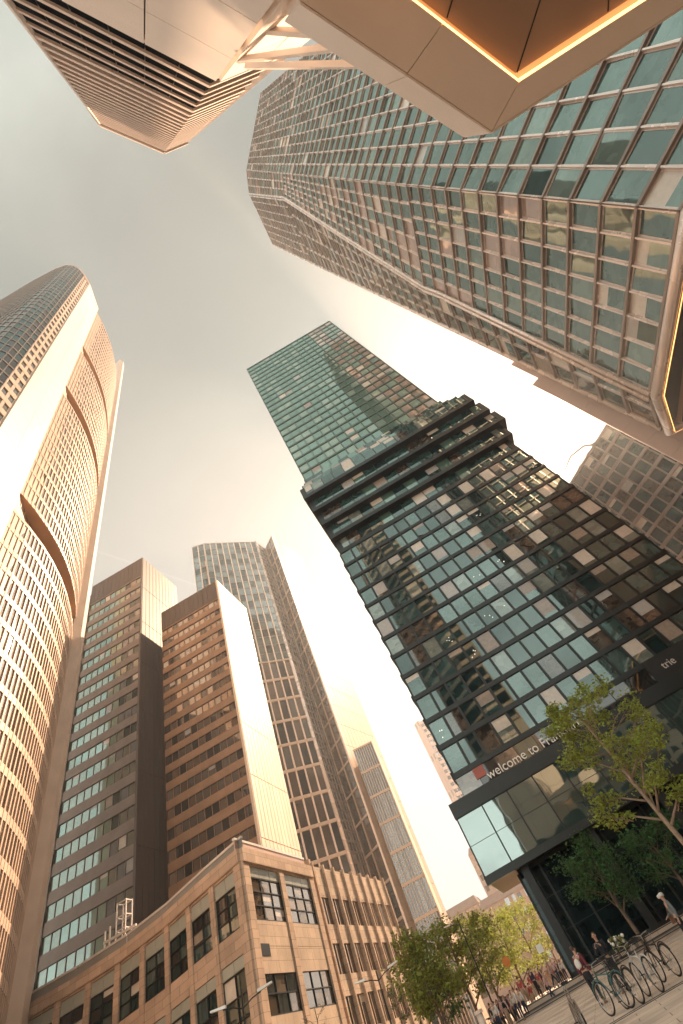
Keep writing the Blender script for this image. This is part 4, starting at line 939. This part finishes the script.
# ------------------------------------------------------------------ people
mat('skin', (.48, .27, .19), .55, 0, .05); mat('hair_brown', (.07, .04, .025), .6); mat('hair_grey', (.45, .38, .32), .6)
mat('cloth_black', (.016, .016, .02), .85); mat('cloth_navy', (.03, .04, .07), .85); mat('cloth_maroon', (.16, .03, .04), .85); mat('cloth_white', (.7, .65, .6), .8)
mat('cloth_grey', (.16, .17, .17), .85); mat('cloth_tan', (.40, .28, .19), .85); mat('cloth_red', (.42, .07, .06), .8); mat('cloth_pink', (.6, .38, .34), .8); mat('leather', (.22, .10, .05), .5); mat('eye', (.02, .015, .01), .3)
def skinned(verts, edges, radii, sub=2):
    me = bpy.data.meshes.new('tmp'); me.from_pydata(verts, edges, []); ob = bpy.data.objects.new('tmp', me); col.objects.link(ob)
    ob.modifiers.new('s', 'SKIN'); ob.modifiers.new('u', 'SUBSURF').levels = sub; ob.modifiers['u'].render_levels = sub
    for i, sv in enumerate(me.skin_vertices[0].data): sv.radius = radii[i] if isinstance(radii[i], tuple) else (radii[i],) * 2; sv.use_root = (i == 0)
    bpy.context.view_layer.update()
    ev = ob.evaluated_get(bpy.context.evaluated_depsgraph_get()); m2 = bpy.data.meshes.new_from_object(ev)
    out = ([v_.co.copy() for v_ in m2.vertices], [tuple(p.vertices) for p in m2.polygons])
    bpy.data.objects.remove(ob); bpy.data.meshes.remove(me); return out
def joints(pose):
    """facing +y; returns joint dictionary for a 1.72 m figure"""
    J = dict(pel=V(0, 0, .93), wai=V(0, .01, 1.10), che=V(0, .0, 1.30), nck=V(0, 0, 1.46), hb=V(0, .01, 1.53), hm=V(0, .025, 1.61), ht=V(0, .01, 1.69))
    for s, k in ((-1, 'l'), (1, 'r')):
        J['sh' + k] = V(.18 * s, 0, 1.40); J['hip' + k] = V(.09 * s, 0, .90)
        sw = {'walk': .26, 'stand': .02, 'phone': .02, 'carry': .03}[pose] * s
        J['kn' + k] = V(.095 * s, sw * .6 + .03, .50); J['an' + k] = V(.1 * s, sw * 1.0 - (.06 if sw < 0 else -.02) * (pose == 'walk'), .09 + (.05 if pose == 'walk' and sw < 0 else 0)); J['to' + k] = J['an' + k] + V(.02 * s, .15, -.06)
        if pose == 'phone': J['el' + k] = V(.25 * s, .12, 1.13); J['wr' + k] = V(.10 * s, .30, 1.33)
        elif pose == 'carry' and s > 0: J['el' + k] = V(.26, .02, 1.12); J['wr' + k] = V(.18, .25, 1.06)
        else: J['el' + k] = V(.24 * s, -.03 - sw * .3, 1.13); J['wr' + k] = V(.25 * s, .05 - sw * .8, .88)
    return J
def make_person(pose, top, legs, hair, label, extra=None, longhair=False, skirt=False, group=None, shoes='leather'):
    J = joints(pose); r = empty('person', (0, 0, 0), label, 'person', group)
    vs, es, ra = [], [], []
    def ad(p, rad, par=None):
        vs.append(tuple(p)); ra.append(rad); i = len(vs) - 1
        if par is not None: es.append((par, i))
        return i
    p = ad(J['pel'], (.14, .10)); w_ = ad(J['wai'], (.12, .085), p); c_ = ad(J['che'], (.15, .10), w_); n_ = ad(J['nck'], .052, c_); hb = ad(J['hb'], (.062, .07), n_); hm = ad(J['hm'], (.074, .092), hb); ad(J['ht'], (.055, .07), hm)
    for k in 'lr':
        s = -1 if k == 'l' else 1
        a = ad(J['sh' + k], .055, c_); e_ = ad(J['el' + k], .042, a); wq_ = ad(J['wr' + k], .03, e_)
        d = (J['wr' + k] - J['el' + k]).normalized(); hd = ad(J['wr' + k] + d * .07, .034, wq_)
        q = ad(J['hip' + k], .085, p); kn = ad(J['kn' + k], .056, q); an = ad(J['an' + k], .038, kn); ad(J['to' + k], .034, an)
    bv, bf = skinned(vs, es, ra)
    # fingers: five short chains per hand, rooted in the palm
    for k in 'lr':
        s = -1 if k == 'l' else 1; d = (J['wr' + k] - J['el' + k]).normalized(); side = V(0, 1, 0) if abs(d.y) < .7 else V(1, 0, 0); side = (side - d * side.dot(d)).normalized(); inn = side.cross(d) * -s
        base = J['wr' + k] + d * .085
        for q, ln_ in enumerate((.062, .072, .068, .052)):
            b0 = base + side * (.027 - q * .018); v1 = b0 + d * ln_ * .55 + inn * .004; v2 = b0 + d * ln_ + inn * .018
            fv, ff = skinned([tuple(b0 - d * .03), tuple(b0), tuple(v1), tuple(v2)], [(0, 1), (1, 2), (2, 3)], [.009, .009, .0085, .007], 1)
            o0 = len(bv); bv += fv; bf += [tuple(i + o0 for i in f_) for f_ in ff]
        b0 = J['wr' + k] + d * .045 + side * .02
        fv, ff = skinned([tuple(b0), tuple(b0 + side * .03 + d * .018), tuple(b0 + side * .038 + d * .05 + inn * .01)], [(0, 1), (1, 2)], [.011, .010, .008], 1)
        o0 = len(bv); bv += fv; bf += [tuple(i + o0 for i in f_) for f_ in ff]
    mb = MB(); mb.v = [tuple(x) for x in bv]; mb.f = bf; mb.m = ['skin'] * len(bf)
    hc = J['hm']
    mb.hexa([hc + V(-.012, .085, -.02), hc + V(.012, .085, -.02), hc + V(.007, .09, .022), hc + V(-.007, .09, .022)], [hc + V(-.009, .115, -.022), hc + V(.009, .115, -.022), hc + V(.004, .095, .02), hc + V(-.004, .095, .02)], 'skin')
    for s in (-1, 1): mb.ball(hc + V(.077 * s, .0, -.005), .022, 'skin', 6, 1.4)
    mb.face([hc + V(-.024, .0925, -.05), hc + V(.024, .0925, -.05), hc + V(.02, .0945, -.041), hc + V(-.02, .0945, -.041)], 'leather')
    mb.build('body', r, True)
    mb = MB()
    for s in (-1, 1): mb.ball(hc + V(.03 * s, .082, .022), .012, 'eye', 6)
    mb.build('eyes', r)
    vs, es, ra = [], [], []
    b0 = ad(J['pel'] + V(0, 0, .02), (.155, .12)); b1 = ad(J['wai'], (.14, .105), b0); b2 = ad(J['che'] + V(0, 0, .02), (.165, .12), b1); ad(J['nck'] - V(0, 0, .05), .075, b2)
    for k in 'lr':
        a = ad(J['sh' + k], .072, b2); e_ = ad(J['el' + k], .056, a); ad(J['wr' + k].lerp(J['el' + k], .06), .042, e_)
    jv, jf = skinned(vs, es, ra); mb = MB(); mb.v = [tuple(x) for x in jv]; mb.f = jf; mb.m = [top] * len(jf); mb.build('jacket', r, True)
    vs, es, ra = [], [], []
    b0 = ad(J['pel'] + V(0, 0, .07), (.145, .115)); b1 = ad(J['pel'] - V(0, 0, .06), (.15, .115), b0)
    for k in 'lr':
        q = ad(J['hip' + k] - V(0, 0, .1), .098, b1); kn = ad(J['kn' + k], .074, q)
        if not skirt: ad(J['an' + k] + V(0, 0, .03), .056, kn)
    jv, jf = skinned(vs, es, ra); mb = MB(); mb.v = [tuple(x) for x in jv]; mb.f = jf; mb.m = [legs] * len(jf); mb.build('skirt' if skirt else 'trousers', r, True)
    for k in 'lr':
        fv, ff = skinned([tuple(J['an' + k] - V(0, .05, .045)), tuple(J['an' + k] + V(0, .03, -.035)), tuple(J['to' + k] + V(0, .03, .0))], [(0, 1), (1, 2)], [.042, .046, .036], 1)
        mb = MB(); mb.v = [tuple(x) for x in fv]; mb.f = ff; mb.m = [shoes] * len(ff); mb.build('shoe', r, True)
    hv = [V(0, -.01, 1.72), V(0, -.045, 1.66), V(0, -.06, 1.58)] + ([V(0, -.07, 1.48), V(0, -.075, 1.38)] if longhair else [])
    hv_, hf_ = skinned([tuple(x) for x in hv], [(i, i + 1) for i in range(len(hv) - 1)], [(.075, .075), (.092, .088), (.078, .06), (.075, .04), (.05, .025)][:len(hv)])
    mb = MB(); mb.v = [tuple(x) for x in hv_]; mb.f = hf_; mb.m = [hair] * len(hf_); mb.build('hair', r, True)
    if extra: extra(r, J)
    return r
def backpack(mm):
    def fn(r, J):
        fv, ff = skinned([(0, -.2, 1.06), (0, -.22, 1.2), (0, -.19, 1.38)], [(0, 1), (1, 2)], [(.13, .09), (.15, .1), (.1, .06)], 2)
        mb = MB(); mb.v = [tuple(x) for x in fv]; mb.f = ff; mb.m = [mm] * len(ff)
        for s in (-1, 1): mb.tube([(.1 * s, -.13, 1.42), (.11 * s, .02, 1.47), (.11 * s, .13, 1.36), (.11 * s, .10, 1.15), (.12 * s, -.12, 1.06)], .018, mm, 5)
        mb.build('backpack', r, True)
    return fn
def shoulder_bag(mm):
    def fn(r, J):
        mb = MB(); mb.hexa([V(.22, -.12, .82), V(.34, -.12, .82), V(.34, .2, .82), V(.22, .2, .82)], [V(.24, -.1, 1.08), V(.31, -.1, 1.08), V(.31, .18, 1.08), V(.24, .18, 1.08)], mm)
        mb.tube([(.28, -.09, 1.07), (.22, -.03, 1.3), (.17, 0, 1.485), (.23, .06, 1.3), (.28, .17, 1.07)], .012, mm, 5); mb.build('shoulder_bag', r)
    return fn
def cap(mm):
    def fn(r, J):
        mb = MB(); mb.ball((0, 0, 1.67), .103, mm, 12, .72); mb.tube([(0, .09, 1.655), (0, .17, 1.645)], [.07, .05], mm, 8); mb.build('cap', r, True); shoulder_bag('leather')(r, J)
    return fn
def phone(r, J):
    mb = MB(); mb.box(-.09, .09, .355, .372, 1.30, 1.44, 'black'); mb.build('phone', r)
def place(p, x, y, face, s=1.0, z=None):
    p.location = (x, y, (gz(y) + .006) if z is None else z); p.rotation_euler = (0, 0, face); p.scale = (s, s, s); return p
place(make_person('phone', 'cloth_black', 'cloth_black', 'hair_brown', 'person in black clothes holding a phone up, behind the black bicycle', phone), .12, 25.6, R(165), .97)
place(make_person('stand', 'cloth_maroon', 'cloth_black', 'hair_brown', 'person in a maroon jacket with a white backpack behind the bicycles', backpack('cloth_white')), -.85, 25.8, R(-30), .95)
place(make_person('carry', 'cloth_grey', 'cloth_black', 'hair_grey', 'person in a pale cap and grey top with a brown shoulder bag, right edge', cap('cloth_white')), 3.25, 26.4, R(100), .97)
place(make_person('walk', 'cloth_pink', 'cloth_tan', 'hair_brown', 'person walking with a dark backpack beside the plaza steps', backpack('cloth_black'), True), -8.35, 51.0, R(20), 1.0)
TOPS = [('cloth_black', 'black'), ('cloth_white', 'white'), ('cloth_red', 'red'), ('cloth_navy', 'navy'), ('cloth_pink', 'pink'), ('cloth_tan', 'tan')]
protos = [make_person(('walk', 'stand')[k % 2], tm, ('cloth_black', 'cloth_navy', 'cloth_tan')[k % 3], ('hair_brown', 'hair_grey')[k == 4], 'person in a %s top in the far crowd along the street' % nm, group='people in the crowd along the street') for k, (tm, nm) in enumerate(TOPS)]
rn = random.Random(12); spots = []
for k in range(30):
    az = lerp(-10.5, -3.4, (k + rn.random()) / 30); d = lerp(54, 82, rn.random()) if az > -8 else lerp(48, 62, rn.random())
    x, y = d * math.sin(R(az)), d * math.cos(R(az))
    if x > -3.4 and y > 69: x = -4.6
    spots.append((x, y))
for k, (x, y) in enumerate(spots):
    o_ = protos[k] if k < 6 else copy_tree(protos[rn.choice((0, 0, 3, 1, 2, 4, 5))])
    zz = PLZ if (x > -7.2 and y > 54.8) else None
    place(o_, x, y, rn.uniform(0, 6.28), rn.uniform(.93, 1.04), zz)

# ------------------------------------------------------------------ haze
if HAZE > 0:
    mb = MB(); mb.box(-420, 420, -140, 420, -3, 262, 'black')
    hz = mb.build('haze', None, kind='stuff'); hz.data.materials.clear()
    m = bpy.data.materials.new('haze_air'); m.use_nodes = True; t_ = m.node_tree; t_.nodes.clear()
    ou = t_.nodes.new('ShaderNodeOutputMaterial'); pv = t_.nodes.new('ShaderNodeVolumePrincipled')
    pv.inputs['Color'].default_value = (.93, .95, .98, 1); pv.inputs['Density'].default_value = HAZE; pv.inputs['Anisotropy'].default_value = .6
    t_.links.new(pv.outputs[0], ou.inputs['Volume']); hz.data.materials.append(m)
